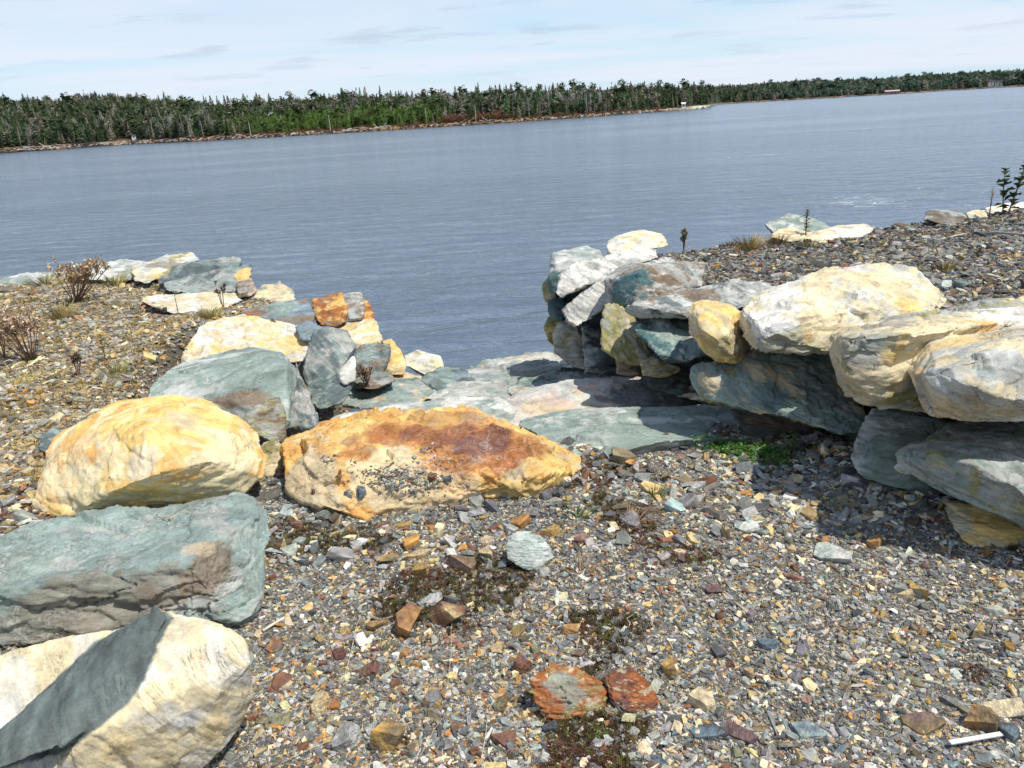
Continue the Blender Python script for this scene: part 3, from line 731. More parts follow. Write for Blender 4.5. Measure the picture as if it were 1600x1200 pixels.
# ---- right plateau edge
boulder('pale green angular boulder on the far shore edge behind the right gravel',
  [H([(1194, 352), (1215, 343), (1232, 335), (1264, 339), (1296, 354), (1280, 372), (1205, 370)], 7.6, 8.1, 0.05, .3)],
  ('green', 'lgrey', 'slate'), vein=.5, seed=57, chips=4)
boulder('small cream boulder in front of the pale green angular boulder',
  [H([(1204, 370), (1215, 359), (1236, 356), (1268, 364), (1270, 376), (1210, 378)], 7.2, 7.5, 0.03, .2)],
  ('cream', 'sand'), vein=0, seed=58, chips=3)
boulder('long low white boulder on the shore edge behind the right gravel',
  [H([(1256, 372), (1285, 360), (1310, 352), (1350, 350), (1372, 358), (1352, 372), (1290, 382)], 7.1, 7.5, 0.04, .2)],
  ('white', 'cream'), vein=0, seed=59, chips=4)
boulder('grey boulder on the shore edge near the upper right corner of the gravel',
  [H([(1441, 350), (1447, 332), (1462, 327), (1496, 328), (1512, 338), (1500, 352)], 7.3, 7.7, 0.05, .2)],
  ('grey', 'brown', 'dslate'), vein=.2, strata=.6, seed=60, chips=4, layers=.4)
boulder('white boulder behind the leafy sapling, farthest right on the shore edge',
  [H([(1538, 326), (1562, 319), (1600, 316), (1640, 318), (1640, 340), (1545, 338)], 7.7, 8.1, 0.04, .2)],
  ('white', 'cream'), vein=0, seed=61, chips=4)
boulder('low pale stone between the grey boulder and the farthest right white boulder',
  [H([(1505, 336), (1520, 328), (1540, 326), (1545, 340), (1510, 344)], 7.6, 7.8, 0.02, .2)],
  ('lgrey', 'cream'), vein=0, seed=62, chips=3)
# ---- left plateau edge
boulder('low green-grey slab at the far left edge of the left gravel',
  [H([(-40, 446), (0, 440), (10, 432), (40, 427), (112, 426), (120, 436), (60, 444), (50, 452), (5, 454), (-40, 460)], 8.3, 9.0, 0.02, .3)],
  ('green', 'lgrey', 'slate'), vein=.3, strata=.5, seed=63, layers=.4, chips=3)
boulder('pale smooth slab behind the tallest dry shrub',
  [H([(132, 424), (150, 415), (190, 407), (226, 409), (224, 436), (170, 440), (134, 436)], 8.2, 8.9, 0.02, .3)],
  ('lgrey', 'white', 'green'), vein=.1, strata=.3, seed=64, chips=3)
boulder('pale boulder carrying loose rubble on top, highest of the left shore rocks',
  [H([(206, 420), (232, 408), (258, 400), (300, 396), (311, 407), (275, 420), (232, 442), (212, 440)], 7.9, 8.7, 0.02, .3)],
  ('lgrey', 'cream', 'olive'), vein=0, strata=.5, seed=65, layers=.4, chips=3, stains=[(262, 412, 16, 'brown', .7, (2, 0, 0)), (245, 428, 10, 'yellow', .8)])
boulder('dark grey-green slab stacked behind the grey slab of the left shore',
  [H([(244, 442), (275, 417), (322, 405), (350, 400), (372, 403), (380, 416), (350, 426), (300, 434), (262, 446)], 7.6, 8.3, 0.02, .3)],
  ('dslate', 'slate', 'grey'), vein=.1, strata=.9, bed=(.1, -.1, 1), seed=66, layers=1, chips=3)
boulder('grey layered left-shore slab with pointed left end, yellow right end',
  [H([(250, 446), (300, 430), (345, 424), (390, 416), (391, 434), (373, 442), (373, 458), (300, 460), (265, 455)], 7.2, 7.8, 0.02, .3)],
  ('grey', 'slate', 'dslate'), vein=.1, strata=.9, bed=(.1, -.1, 1), seed=67, layers=.9, chips=3, stains=[(380, 426, 14, 'yellow', .9)])
boulder('small pinkish-brown block at the right end of the grey layered slab',
  [H([(366, 444), (392, 434), (402, 455), (392, 462), (374, 465)], 6.9, 7.2, 0.02, .25)],
  ('pink', 'brown', 'grey'), vein=.2, seed=68, chips=3)
boulder('flat white slab bedded in the left gravel in front of the grey layered slab',
  [H([(222, 472), (230, 462), (275, 459), (367, 459), (377, 470), (350, 482), (300, 491), (237, 490)], 6.5, 7.1, 0.0, .2)],
  ('white', 'cream', 'sand'), vein=0, strata=.5, seed=69, layers=.3, chips=3)
boulder('rounded cream boulder at the water side of the left shore rocks',
  [H([(378, 470), (411, 446), (437, 442), (457, 454), (460, 468), (430, 483), (388, 490)], 6.7, 7.2, 0.05, .3)],
  ('cream', 'sand', 'green'), vein=.1, strata=.4, seed=70, layers=.3, chips=4)
boulder('low blue-green stone beside the rounded cream boulder',
  [H([(365, 482), (384, 474), (424, 476), (452, 472), (458, 480), (410, 494), (372, 494)], 6.5, 6.9, 0.02, .25)],
  ('slate', 'teal', 'green'), vein=.3, seed=71, chips=3)
boulder('grey-green cobble-sized block half buried at the left foot of the yellow boulder',
  [H([(60, 700), (66, 680), (82, 668), (98, 676), (100, 700), (80, 712)], 3.5, 3.75, 0.03, .2)],
  ('slate', 'dslate'), seed=72, chips=3)
# ------------------------------------------------------------------ water
WZ = -1.2
def build_water():
    ring = np.concatenate([np.geomspace(3.5, 6000, 70)])
    az = np.radians(np.linspace(-180, 180, 145))
    V = [(0, 0, WZ)]; Fc = []
    for r_ in ring:
        for a in az[:-1]: V.append((math.sin(a) * r_, math.cos(a) * r_, WZ))
    n = len(az) - 1
    for j in range(n): Fc.append((0, 1 + (j + 1) % n, 1 + j))
    for i in range(len(ring) - 1):
        for j in range(n):
            a = 1 + i * n + j; b_ = 1 + i * n + (j + 1) % n
            Fc.append((a, b_, b_ + n, a + n))
    me = mesh('water', V, Fc)
    m, n_, l, b = new_mat('sea_water')
    geo = N(n_, 'ShaderNodeNewGeometry'); pos = geo.outputs['Position']
    def wave(scale, rz, sx, sy, detail, dist=0.0):
        mp = N(n_, 'ShaderNodeMapping'); mp.inputs['Rotation'].default_value = (0, 0, R(rz)); mp.inputs['Scale'].default_value = (sx, sy, 1)
        l.new(pos, mp.inputs[0])
        t = N(n_, 'ShaderNodeTexNoise', inp={'Scale': scale, 'Detail': detail, 'Roughness': 0.55, 'Distortion': dist})
        l.new(mp.outputs[0], t.inputs['Vector']); return t.outputs[0]
    w1 = wave(1.35, 12, 0.50, 1.25, 4.0, 0.7)
    w2 = wave(4.6, -22, 0.45, 1.2, 3.0, 0.4)
    w3 = wave(0.35, 8, 0.5, 1.2, 2.0)
    gust = wave(0.045, 6, 0.35, 1.3, 4.0, 0.5)
    g = ramp(n_, l, gust, [(0.38, 0.45), (0.62, 1.25)])
    h = mth(n_, l, 'ADD', mth(n_, l, 'MULTIPLY', w1, 0.27), mth(n_, l, 'ADD', mth(n_, l, 'MULTIPLY', w2, 0.030), mth(n_, l, 'MULTIPLY', w3, 0.07)))
    h = mth(n_, l, 'MULTIPLY', h, g)
    bp = N(n_, 'ShaderNodeBump', inp={'Strength': 1.0, 'Distance': 1.0})
    l.new(h, bp.inputs['Height']); l.new(bp.outputs[0], b.inputs['Normal'])
    b.inputs['IOR'].default_value = 1.333
    # pale sun glitter and foam streaks off the right bank, painted into water colour
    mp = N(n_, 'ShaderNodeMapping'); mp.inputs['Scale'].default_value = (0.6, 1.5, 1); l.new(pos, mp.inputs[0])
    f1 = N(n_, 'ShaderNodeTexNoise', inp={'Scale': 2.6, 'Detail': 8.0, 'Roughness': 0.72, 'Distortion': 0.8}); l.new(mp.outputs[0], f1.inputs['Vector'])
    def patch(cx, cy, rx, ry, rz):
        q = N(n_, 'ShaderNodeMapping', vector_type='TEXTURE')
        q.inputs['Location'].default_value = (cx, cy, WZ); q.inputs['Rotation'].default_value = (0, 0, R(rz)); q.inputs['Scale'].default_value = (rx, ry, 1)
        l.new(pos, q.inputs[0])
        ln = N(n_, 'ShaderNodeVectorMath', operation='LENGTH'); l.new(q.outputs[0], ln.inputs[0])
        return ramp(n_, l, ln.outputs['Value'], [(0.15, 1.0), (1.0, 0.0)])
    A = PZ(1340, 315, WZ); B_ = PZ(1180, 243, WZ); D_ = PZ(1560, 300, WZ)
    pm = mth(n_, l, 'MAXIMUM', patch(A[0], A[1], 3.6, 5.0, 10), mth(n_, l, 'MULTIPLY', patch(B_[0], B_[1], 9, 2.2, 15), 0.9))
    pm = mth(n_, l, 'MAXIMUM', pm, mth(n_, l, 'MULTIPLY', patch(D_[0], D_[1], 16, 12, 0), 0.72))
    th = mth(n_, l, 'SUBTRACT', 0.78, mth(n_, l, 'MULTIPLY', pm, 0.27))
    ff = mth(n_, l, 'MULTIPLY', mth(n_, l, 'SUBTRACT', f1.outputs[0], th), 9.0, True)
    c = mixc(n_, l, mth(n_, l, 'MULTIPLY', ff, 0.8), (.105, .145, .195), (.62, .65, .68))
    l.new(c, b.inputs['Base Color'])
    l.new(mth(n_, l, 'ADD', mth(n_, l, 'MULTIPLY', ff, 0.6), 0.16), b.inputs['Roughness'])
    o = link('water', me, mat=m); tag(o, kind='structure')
    sb = mesh('seabed', [(-6000, -6000, -5), (6000, -6000, -5), (6000, 6000, -5), (-6000, 6000, -5)], [(0, 1, 2, 3)])
    o2 = link('seabed', sb, mat=simple_mat('seabed_mud', (.03, .03, .025, 1))); tag(o2, kind='structure')
build_water()

# ------------------------------------------------------------------ far shore
SH = [(-400, 268), (-200, 252), (0, 240), (100, 233), (200, 226), (300, 221.5), (420, 215), (520, 209), (620, 203), (720, 196.5), (800, 191.5), (900, 184.5), (1000, 177), (1070, 172), (1105, 169), (1125, 163), (1200, 158.5), (1300, 152.8), (1400, 147), (1500, 140.5), (1600, 134.8), (1800, 123.2), (2000, 111.8)]
RG = [(-400, 172), (-200, 160), (0, 155), (100, 153), (170, 148), (250, 153), (330, 161), (400, 163), (460, 156), (560, 154), (650, 152), (720, 149), (800, 143), (880, 141), (960, 140), (1050, 134), (1150, 131), (1260, 123), (1350, 122), (1430, 115), (1500, 111), (1600, 107), (1800, 97), (2000, 90)]
DD = [(-400, 210), (0, 230), (330, 200), (600, 190), (900, 170), (1000, 260), (1120, 520), (1300, 750), (1600, 900), (2000, 1000)]
TH = [(-400, 6.5), (400, 7), (1000, 8), (1150, 9), (2000, 10)]
SX = np.array([p[0] for p in SH], float)
SAZ, SD, SE, SHT = [], [], [], []
for x, y in SH:
    q = PZ(x, y, WZ); SAZ.append(math.atan2(q[0], q[1])); SD.append(math.hypot(q[0], q[1]))
SAZ = np.array(SAZ); SD = np.array(SD)
SD = np.minimum(SD, 1500)
def px_of_az(a): return np.interp(a, SAZ, SX)
def elev_of(px):
    ry = np.interp(px, [p[0] for p in RG], [p[1] for p in RG])
    out = []
    for x, y in zip(np.atleast_1d(px), np.atleast_1d(ry)):
        d = ray(x, y); out.append(d[2] / math.hypot(d[0], d[1]))
    return np.array(out)
_pxs = np.linspace(-400, 2000, 400); _el = elev_of(_pxs)
def far_z(a, dist):
    """height of the far land at azimuth a and distance dist"""
    px = px_of_az(a)
    d1 = np.interp(a, SAZ, SD); w = np.interp(px, [p[0] for p in DD], [p[1] for p in DD])
    el = np.interp(px, _pxs, _el); th = np.interp(px, [p[0] for p in TH], [p[1] for p in TH])
    d2 = d1 + w
    zr = EYE + d2 * el - th
    s = dist - d1
    t = np.clip(s / w, 0, 1.6)
    hill = np.where(t < 1, np.power(np.clip(t, 0, 1), 0.95), 1 - 0.35 * (t - 1))
    P = np.stack([np.sin(a) * dist, np.cos(a) * dist, 0 * dist], -1).reshape(-1, 3)
    nn = fbm(P * 0.018, 3).reshape(dist.shape)
    z = WZ - 0.5 + 1.3 * sstep(-2, 5, s) + 0.5 * sstep(4, 14, s) + (zr - WZ - 0.9) * hill + nn * np.clip(s / 60, 0, 1) * 1.2
    return z
def build_far():
    az = np.linspace(SAZ[0], SAZ[-1], 420)
    ss = np.concatenate([[-14, -4, -2, 0, 1.5, 3, 5, 8, 12, 16, 24], np.linspace(34, 400, 30), np.linspace(440, 1300, 18)])
    Aa, S = np.meshgrid(az, ss)
    D = np.interp(Aa, SAZ, SD) + S
    Z = far_z(Aa, D)
    V = np.stack([np.sin(Aa) * D, np.cos(Aa) * D, Z], -1).reshape(-1, 3)
    nx, ny = len(az), len(ss)
    a = (np.arange(ny - 1)[:, None] * nx + np.arange(nx - 1)[None, :]).ravel()
    me = bpy.data.meshes.new('far_shore')
    me.from_pydata(V.tolist(), [], np.stack([a, a + nx, a + nx + 1, a + 1], 1).tolist()); me.update(); me.shade_smooth()
    if me.polygons[2000].normal.z < 0: me.flip_normals()
    # colour: wet dark rock at the waterline, pale stones, russet grass, dark forest floor
    s = S.ravel(); P = V
    n1 = fbm(P * 0.06, 4); n2 = fbm(P * 0.25 + 9, 3); px = px_of_az(Aa).ravel()
    col = np.tile(np.array([.025, .022, .018]), (len(s), 1))
    def put(w, c):
        nonlocal col
        w = np.clip(w, 0, 1)[:, None]; col = col * (1 - w) + np.array(c) * w
    put(sstep(0.8, 2.2, s) * sstep(12, 6, s) * sstep(-.3, .15, n1 + .1), (.22, .12, .055))
    put(sstep(1.5, 3, s) * sstep(8, 4, s) * sstep(0.0, .3, n2), (.33, .30, .24))
    put(sstep(14, 24, s), (.045, .05, .025))
    put(sstep(1, 3, s) * sstep(12, 8, s) * sstep(480, 560, px) * sstep(880, 820, px) * .7, (.27, .15, .06))
    put(sstep(0.5, 2, s) * sstep(12, 8, s) * np.exp(-((px - 1095) / 18) ** 2), (.55, .54, .38))
    ca = me.color_attributes.new('col', 'FLOAT_COLOR', 'POINT')
    ca.data.foreach_set('color', np.concatenate([col, np.ones((len(col), 1))], 1).astype(np.float32).ravel())
    o = link('far_shore', me, mat=simple_mat('far_shore_ground', None, 0.95, 0.35, 0.6, 0, source='vertex')); tag(o, kind='structure')
build_far()
def far_pt(px, s):
    a = float(np.interp(px, SX, SAZ)); d = float(np.interp(a, SAZ, SD)) + s
    z = float(far_z(np.array([a]), np.array([d]))[0])
    return np.array([math.sin(a) * d, math.cos(a) * d, z])

# scatter by geometry nodes (only for masses nobody could count)
def scatter(name, pos, rot, scl, col, idx, protos, mat, parent=None):
    me = bpy.data.meshes.new(name); n = len(pos)
    me.vertices.add(n); me.vertices.foreach_set('co', np.asarray(pos, np.float32).ravel())
    for nm, ty, arr, key in (('rot', 'FLOAT_VECTOR', rot, 'vector'), ('scl', 'FLOAT_VECTOR', scl, 'vector')):
        a = me.attributes.new(nm, ty, 'POINT'); a.data.foreach_set(key, np.asarray(arr, np.float32).ravel())
    a = me.attributes.new('pcol', 'FLOAT_COLOR', 'POINT'); a.data.foreach_set('color', np.concatenate([col, np.ones((n, 1))], 1).astype(np.float32).ravel())
    a = me.attributes.new('idx', 'INT', 'POINT'); a.data.foreach_set('value', np.asarray(idx, np.int32))
    me.update()
    coll = bpy.data.collections.new(name + '_pieces')
    for k, pm in enumerate(protos):
        if not pm.materials: pm.materials.append(mat)
        o = bpy.data.objects.new('%s_piece.%03d' % (name, k), pm); coll.objects.link(o)
    o = link(name, me, parent)
    ng = bpy.data.node_groups.new(name, 'GeometryNodeTree')
    ng.interface.new_socket('Geometry', in_out='INPUT', socket_type='NodeSocketGeometry')
    ng.interface.new_socket('Geometry', in_out='OUTPUT', socket_type='NodeSocketGeometry')
    nd, lk = ng.nodes, ng.links
    gi, go = nd.new('NodeGroupInput'), nd.new('NodeGroupOutput')
    ci = nd.new('GeometryNodeCollectionInfo'); ci.inputs['Collection'].default_value = coll
    ci.inputs['Separate Children'].default_value = True; ci.inputs['Reset Children'].default_value = True
    ip_ = nd.new('GeometryNodeInstanceOnPoints'); ip_.inputs['Pick Instance'].default_value = True
    lk.new(gi.outputs[0], ip_.inputs['Points']); lk.new(ci.outputs[0], ip_.inputs['Instance'])
    def na(nm, ty):
        q = nd.new('GeometryNodeInputNamedAttribute'); q.data_type = ty; q.inputs[0].default_value = nm; return q.outputs[0]
    e2r = nd.new('FunctionNodeEulerToRotation'); lk.new(na('rot', 'FLOAT_VECTOR'), e2r.inputs[0])
    lk.new(e2r.outputs[0], ip_.inputs['Rotation']); lk.new(na('scl', 'FLOAT_VECTOR'), ip_.inputs['Scale']); lk.new(na('idx', 'INT'), ip_.inputs['Instance Index'])
    lk.new(ip_.outputs[0], go.inputs[0])
    md = o.modifiers.new('scatter', 'NODES'); md.node_group = ng
    tag(o, kind='stuff')
    return o

# conifer pieces, unit height
def spruce_mesh(seed, nl=11, open_=0.0, wide=0.17):
    g = np.random.default_rng(seed); V = []; Fc = []
    for i in range(nl * 7):
        t = (i + g.random()) / (nl * 7); z = 0.10 + 0.88 * t
        if g.random() < open_: continue
        rr = wide * (1 - t) ** 0.8 * g.uniform(0.55, 1.25) + 0.012
        a = i * 2.4 + g.random(); w = rr * g.uniform(.28, .5)
        c, s_ = math.cos(a), math.sin(a)
        tip = np.array([c * rr, s_ * rr, z - rr * g.uniform(.1, .5)])
        root = np.array([0, 0, z + 0.02])
        side = np.array([-s_, c, 0]) * w
        mid = root * .45 + tip * .55
        k = len(V); V += [root, mid + side + (0, 0, -.012), tip, mid - side + (0, 0, -.012), mid + (0, 0, .03)]
        Fc += [(k, k + 1, k + 4), (k + 1, k + 2, k + 4), (k + 2, k + 3, k + 4), (k + 3, k, k + 4)]
    k = len(V); V += [(.008, 0, .9), (-.008, .006, .9), (0, -.006, .9), (0, 0, 1.03)]; Fc += [(k, k + 1, k + 3), (k + 1, k + 2, k + 3), (k + 2, k, k + 3)]
    return mesh('spruce_crown', V, Fc)
def tube_path(V, Fc, pts, r0_, r1_, n=5):
    pts = [np.array(p, float) for p in pts]; k0 = len(V)
    for i, p in enumerate(pts):
        t = i / (len(pts) - 1); rr = r0_ + (r1_ - r0_) * t
        d = pts[min(i + 1, len(pts) - 1)] - pts[max(i - 1, 0)]; d /= (np.linalg.norm(d) + 1e-9)
        a = np.cross(d, (0.3, 0.9, 0.1)); a /= np.linalg.norm(a) + 1e-9; b_ = np.cross(d, a)
        for j in range(n):
            th = 2 * math.pi * j / n
            V.append(p + a * math.cos(th) * rr + b_ * math.sin(th) * rr)
    for i in range(len(pts) - 1):
        for j in range(n):
            q = k0 + i * n + j; q2 = k0 + i * n + (j + 1) % n
            Fc.append((q, q2, q2 + n, q + n))
    Fc.append(tuple(k0 + j for j in range(n))[::-1]); Fc.append(tuple(k0 + (len(pts) - 1) * n + j for j in range(n)))
def trunk_mesh(seed, h=1.0, r=.014, lean=.03):
    V, Fc = [], []; g = np.random.default_rng(seed)
    tube_path(V, Fc, [(0, 0, -.02), (g.normal() * lean * .4, 0, h * .5), (g.normal() * lean, g.normal() * lean, h)], r, r * .35, 5)
    return mesh('trunk', V, Fc)
def bare_mesh(seed, dens=26, up=.5, wide=.16, t0=.25, r=.0035):
    g = np.random.default_rng(seed); V, Fc = [], []
    for i in range(dens):
        z = g.uniform(t0, .97); a = g.random() * 6.28; L = wide * g.uniform(.5, 1.2) * (1.15 - z * .7)
        d = np.array([math.cos(a), math.sin(a), up * g.uniform(.2, 1.6)]); d /= np.linalg.norm(d)
        p0 = np.array([0, 0, z]); p1 = p0 + d * L; p2 = p1 + (d + g.normal(size=3) * .4) * L * .5
        tube_path(V, Fc, [p0, p1, p2], r, r * .4, 3)
    return mesh('branches', V, Fc)
def round_mesh(seed, n=150):
    g = np.random.default_rng(seed); V = []; Fc = []
    blobs = [(g.normal() * .07, g.normal() * .07, z, g.uniform(.09, .16)) for z in (.3, .42, .55, .66, .78, .88)]
    for i in range(n):
        bx_, by_, bz_, br = blobs[i % 6]; d = g.normal(size=3); d /= np.linalg.norm(d); p = np.array([bx_, by_, bz_]) + d * br * g.uniform(.6, 1) * (1, 1, .8)
        u = g.normal(size=3) * .035; v = g.normal(size=3) * .035; k = len(V); V += [p + u, p + v, p - u - v]; Fc.append((k, k + 1, k + 2))
    return mesh('round_crown', V, Fc)
SPR = [spruce_mesh(s, 11, o, w) for s, o, w in ((1, 0, .15), (2, .1, .13), (3, .3, .12), (4, .0, .20), (5, .45, .10), (6, .15, .18))] + [round_mesh(7), round_mesh(8)]
BAR = [bare_mesh(s, d, u, w, t, r) for s, d, u, w, t, r in ((11, 26, .1, .10, .3, .003), (12, 60, 1.2, .20, .3, .003), (13, 18, .0, .08, .4, .003), (14, 80, 1.3, .25, .25, .0028))]
TRK = [trunk_mesh(s) for s in (21, 22, 23)]
M_FOL = simple_mat('conifer_needles', None, 0.9, 0.5, 30, 0, source='instancer', spec=.1)
M_FOLO = simple_mat('conifer_needles_near', None, 0.9, 0.5, 30, 0, source='object', spec=.1)
M_BARK = simple_mat('grey_bark', (.16, .14, .12, 1), 0.9, 0.3, 20, 0)
M_DEAD = simple_mat('silver_dead_wood', None, 0.85, 0.2, 20, 0, source='object')

def tree_col(px, s, g, n):
    """crown colour by stretch of shore (species and age), linear"""
    base = np.array([.055, .080, .038]) * np.ones((n, 3))
    young = sstep(300, 420, px + g.normal(0, 25, n)) * sstep(720, 660, px) * sstep(75, 45, s)
    base = base * (1 - young[:, None]) + np.array([.075, .118, .030]) * young[:, None]
    far = sstep(1080, 1300, px)
    base = base * (1 - far[:, None]) + np.array([.050, .085, .055]) * far[:, None]
    base = base * g.uniform(.45, 1.7, (n, 1)) * g.uniform(.88, 1.12, (n, 3))
    dry = g.random(n) < 0.22 * (1 - young)
    base[dry] = np.array([.22, .20, .15]) * g.uniform(.6, 1.3, (dry.sum(), 1))
    return base, young
def forest():
    g = np.random.default_rng(31)
    P, S_, PXs = [], [], []
    # more trees where distances are short, wider spacing on the far hills
    n = 34000
    px = g.uniform(-300, 1900, n); a = np.interp(px, SX, SAZ); w = np.interp(px, [p[0] for p in DD], [p[1] for p in DD])
    s = 9 + (w * 1.12) * g.random(n) ** 1.15
    d = np.interp(a, SAZ, SD) + s
    keep = np.ones(n, bool)
    keep &= ~((px > 1060) & (px < 1125) & (s < 16))
    keep &= ~((px > 180) & (px < 222) & (s < 15))
    keep &= ~((px > 680) & (px < 800) & (s < 26) & (g.random(n) < .9))
    px, a, s, d = px[keep], a[keep], s[keep], d[keep]; n = len(px)
    z = far_z(a, d)
    pos = np.stack([np.sin(a) * d, np.cos(a) * d, z - .2], 1)
    col, young = tree_col(px, s, g, n)
    h = g.uniform(3.6, 8.2, n) * (1 - .25 * sstep(1100, 1400, px)) * (1 - .40 * young) * np.where(s < 14, .8, 1) * (1 + .25 * sstep(1080, 1300, px))
    h *= np.where(g.random(n) < .05, 1.5, 1) * np.clip(1 + .3 * fbm(pos * .05, 2), .7, 1.4)
    fat = 1.4 + 1.4 * sstep(1050, 1300, px) + .4 * young
    scl = np.stack([h * fat, h * fat, h], 1)
    rot = np.stack([g.normal(0, .03, n), g.normal(0, .03, n), g.uniform(0, 6.28, n)], 1)
    o = scatter('forest', pos, rot, scl, col, g.integers(0, 8, n), SPR, M_FOL)
    o['label'] = 'dense dark spruce forest covering the far shore and hills'; o['category'] = 'forest'
forest()
def tree(kind, loc, h, label, group, col, g):
    t = empty('spruce_tree' if kind == 'spruce' else 'bare_tree', tuple(loc), g.uniform(0, 6.28))
    sc_ = h * g.uniform(1.1, 1.6)
    t.scale = (sc_, sc_, h)
    tk = link('trunk', TRK[g.integers(0, 3)], t)
    if kind == 'spruce':
        if not tk.data.materials: tk.data.materials.append(M_DEAD)
        tk.color = (.13, .11, .09, 1)
        c = link('crown', SPRO[g.integers(0, 8)], t); c.color = (*col, 1)
    else:
        if not tk.data.materials: tk.data.materials.append(M_DEAD)
        c = link('branches', BAR[g.integers(0, 4)], t)
        if not c.data.materials: c.data.materials.append(M_DEAD)
        c.color = (*col, 1); tk.color = (*col, 1)
    tag(t, label, 'tree', group)
SPRO = []
for q in SPR:
    c = q.copy(); c.materials.clear(); c.materials.append(M_FOLO); SPRO.append(c)
def front_trees():
    g = np.random.default_rng(77)
    seg = [(-10, 180, 'to the left of the small white shed'), (222, 330, 'just right of the small white shed'), (330, 520, 'in the young green stand'),
           (520, 700, 'behind the driftwood beach'), (800, 1000, 'on the bank left of the white boathouse'), (1125, 1350, 'on the far wooded point'), (1350, 1610, 'beyond the reddish wharf')]
    for a, b_, wh in seg:
        n = int(30 * (1.15 if b_ < 800 else .75))
        for k in range(n):
            px = a + (b_ - a) * (k + g.random()) / n
            s = g.uniform(7, 15) if b_ < 1100 else g.uniform(7, 20)
            c, y = tree_col(np.array([px]), np.array([s]), g, 1)
            h = g.uniform(3.5, 7.0) * (1 - .25 * y[0])
            tree('spruce', far_pt(px, s), h, 'dark spruce in front shore row ' + wh if y[0] < .5 else 'light green young spruce in front shore row ' + wh, 'front row spruces ' + wh, c[0], g)
    seg2 = [(20, 190, 14, 'to the left of the small white shed'), (225, 335, 34, 'just right of the small white shed'), (380, 700, 22, 'standing above the young green stand'), (700, 830, 30, 'behind the russet shrubs'),
            (800, 950, 46, 'on the bank left of the white boathouse'), (1180, 1590, 14, 'on the far wooded hills')]
    for a, b_, n, wh in seg2:
        for k in range(n):
            px = a + (b_ - a) * (k + g.random()) / n
            s = g.uniform(6, 30) if 'above' not in wh else g.uniform(62, 95)
            if 'russet' in wh: s = g.uniform(26, 60)
            v = g.uniform(.6, 1.2)
            tree('bare', far_pt(px, s), g.uniform(5, 9), 'bare silver-grey dead tree ' + wh, 'bare dead trees ' + wh, (.42 * v, .39 * v, .34 * v), g)
front_trees()

# low russet shrubs on the bank
def shrub_mass():
    g = np.random.default_rng(9); n = 900
    px = np.concatenate([g.uniform(690, 800, 500), g.uniform(250, 1060, 400)])
    s = np.concatenate([g.uniform(7, 26, 500), g.uniform(4, 10, 400)])
    pos = np.array([far_pt(a, b_) for a, b_ in zip(px, s)])
    col = np.array([.17, .085, .06]) * g.uniform(.5, 1.4, (n, 1)); ol = g.random(n) < .35; col[ol] = np.array([.13, .10, .04]) * g.uniform(.6, 1.2, (ol.sum(), 1))
    h = np.concatenate([g.uniform(1.2, 2.6, 500), g.uniform(.4, 1.2, 400)])
    sh = []
    for sd in (1, 2, 3):
        gg = np.random.default_rng(sd); V, Fc = [], []
        for i in range(90):
            p = gg.normal(size=3) * (.32, .32, .25) + (0, 0, .45); k = len(V); u = gg.normal(size=3) * .12; v = gg.normal(size=3) * .12
            V += [p, p + u, p + v]; Fc.append((k, k + 1, k + 2))
        sh.append(mesh('shrub_piece', V, Fc))
    o = scatter('bank_shrubs', pos, np.stack([0 * h, 0 * h, g.uniform(0, 6, n)], 1), np.stack([h * 1.3, h * 1.3, h], 1), col, g.integers(0, 3, n), sh, M_FOL)
    o['label'] = 'low russet shrubs and dry grass along the far bank'
shrub_mass()

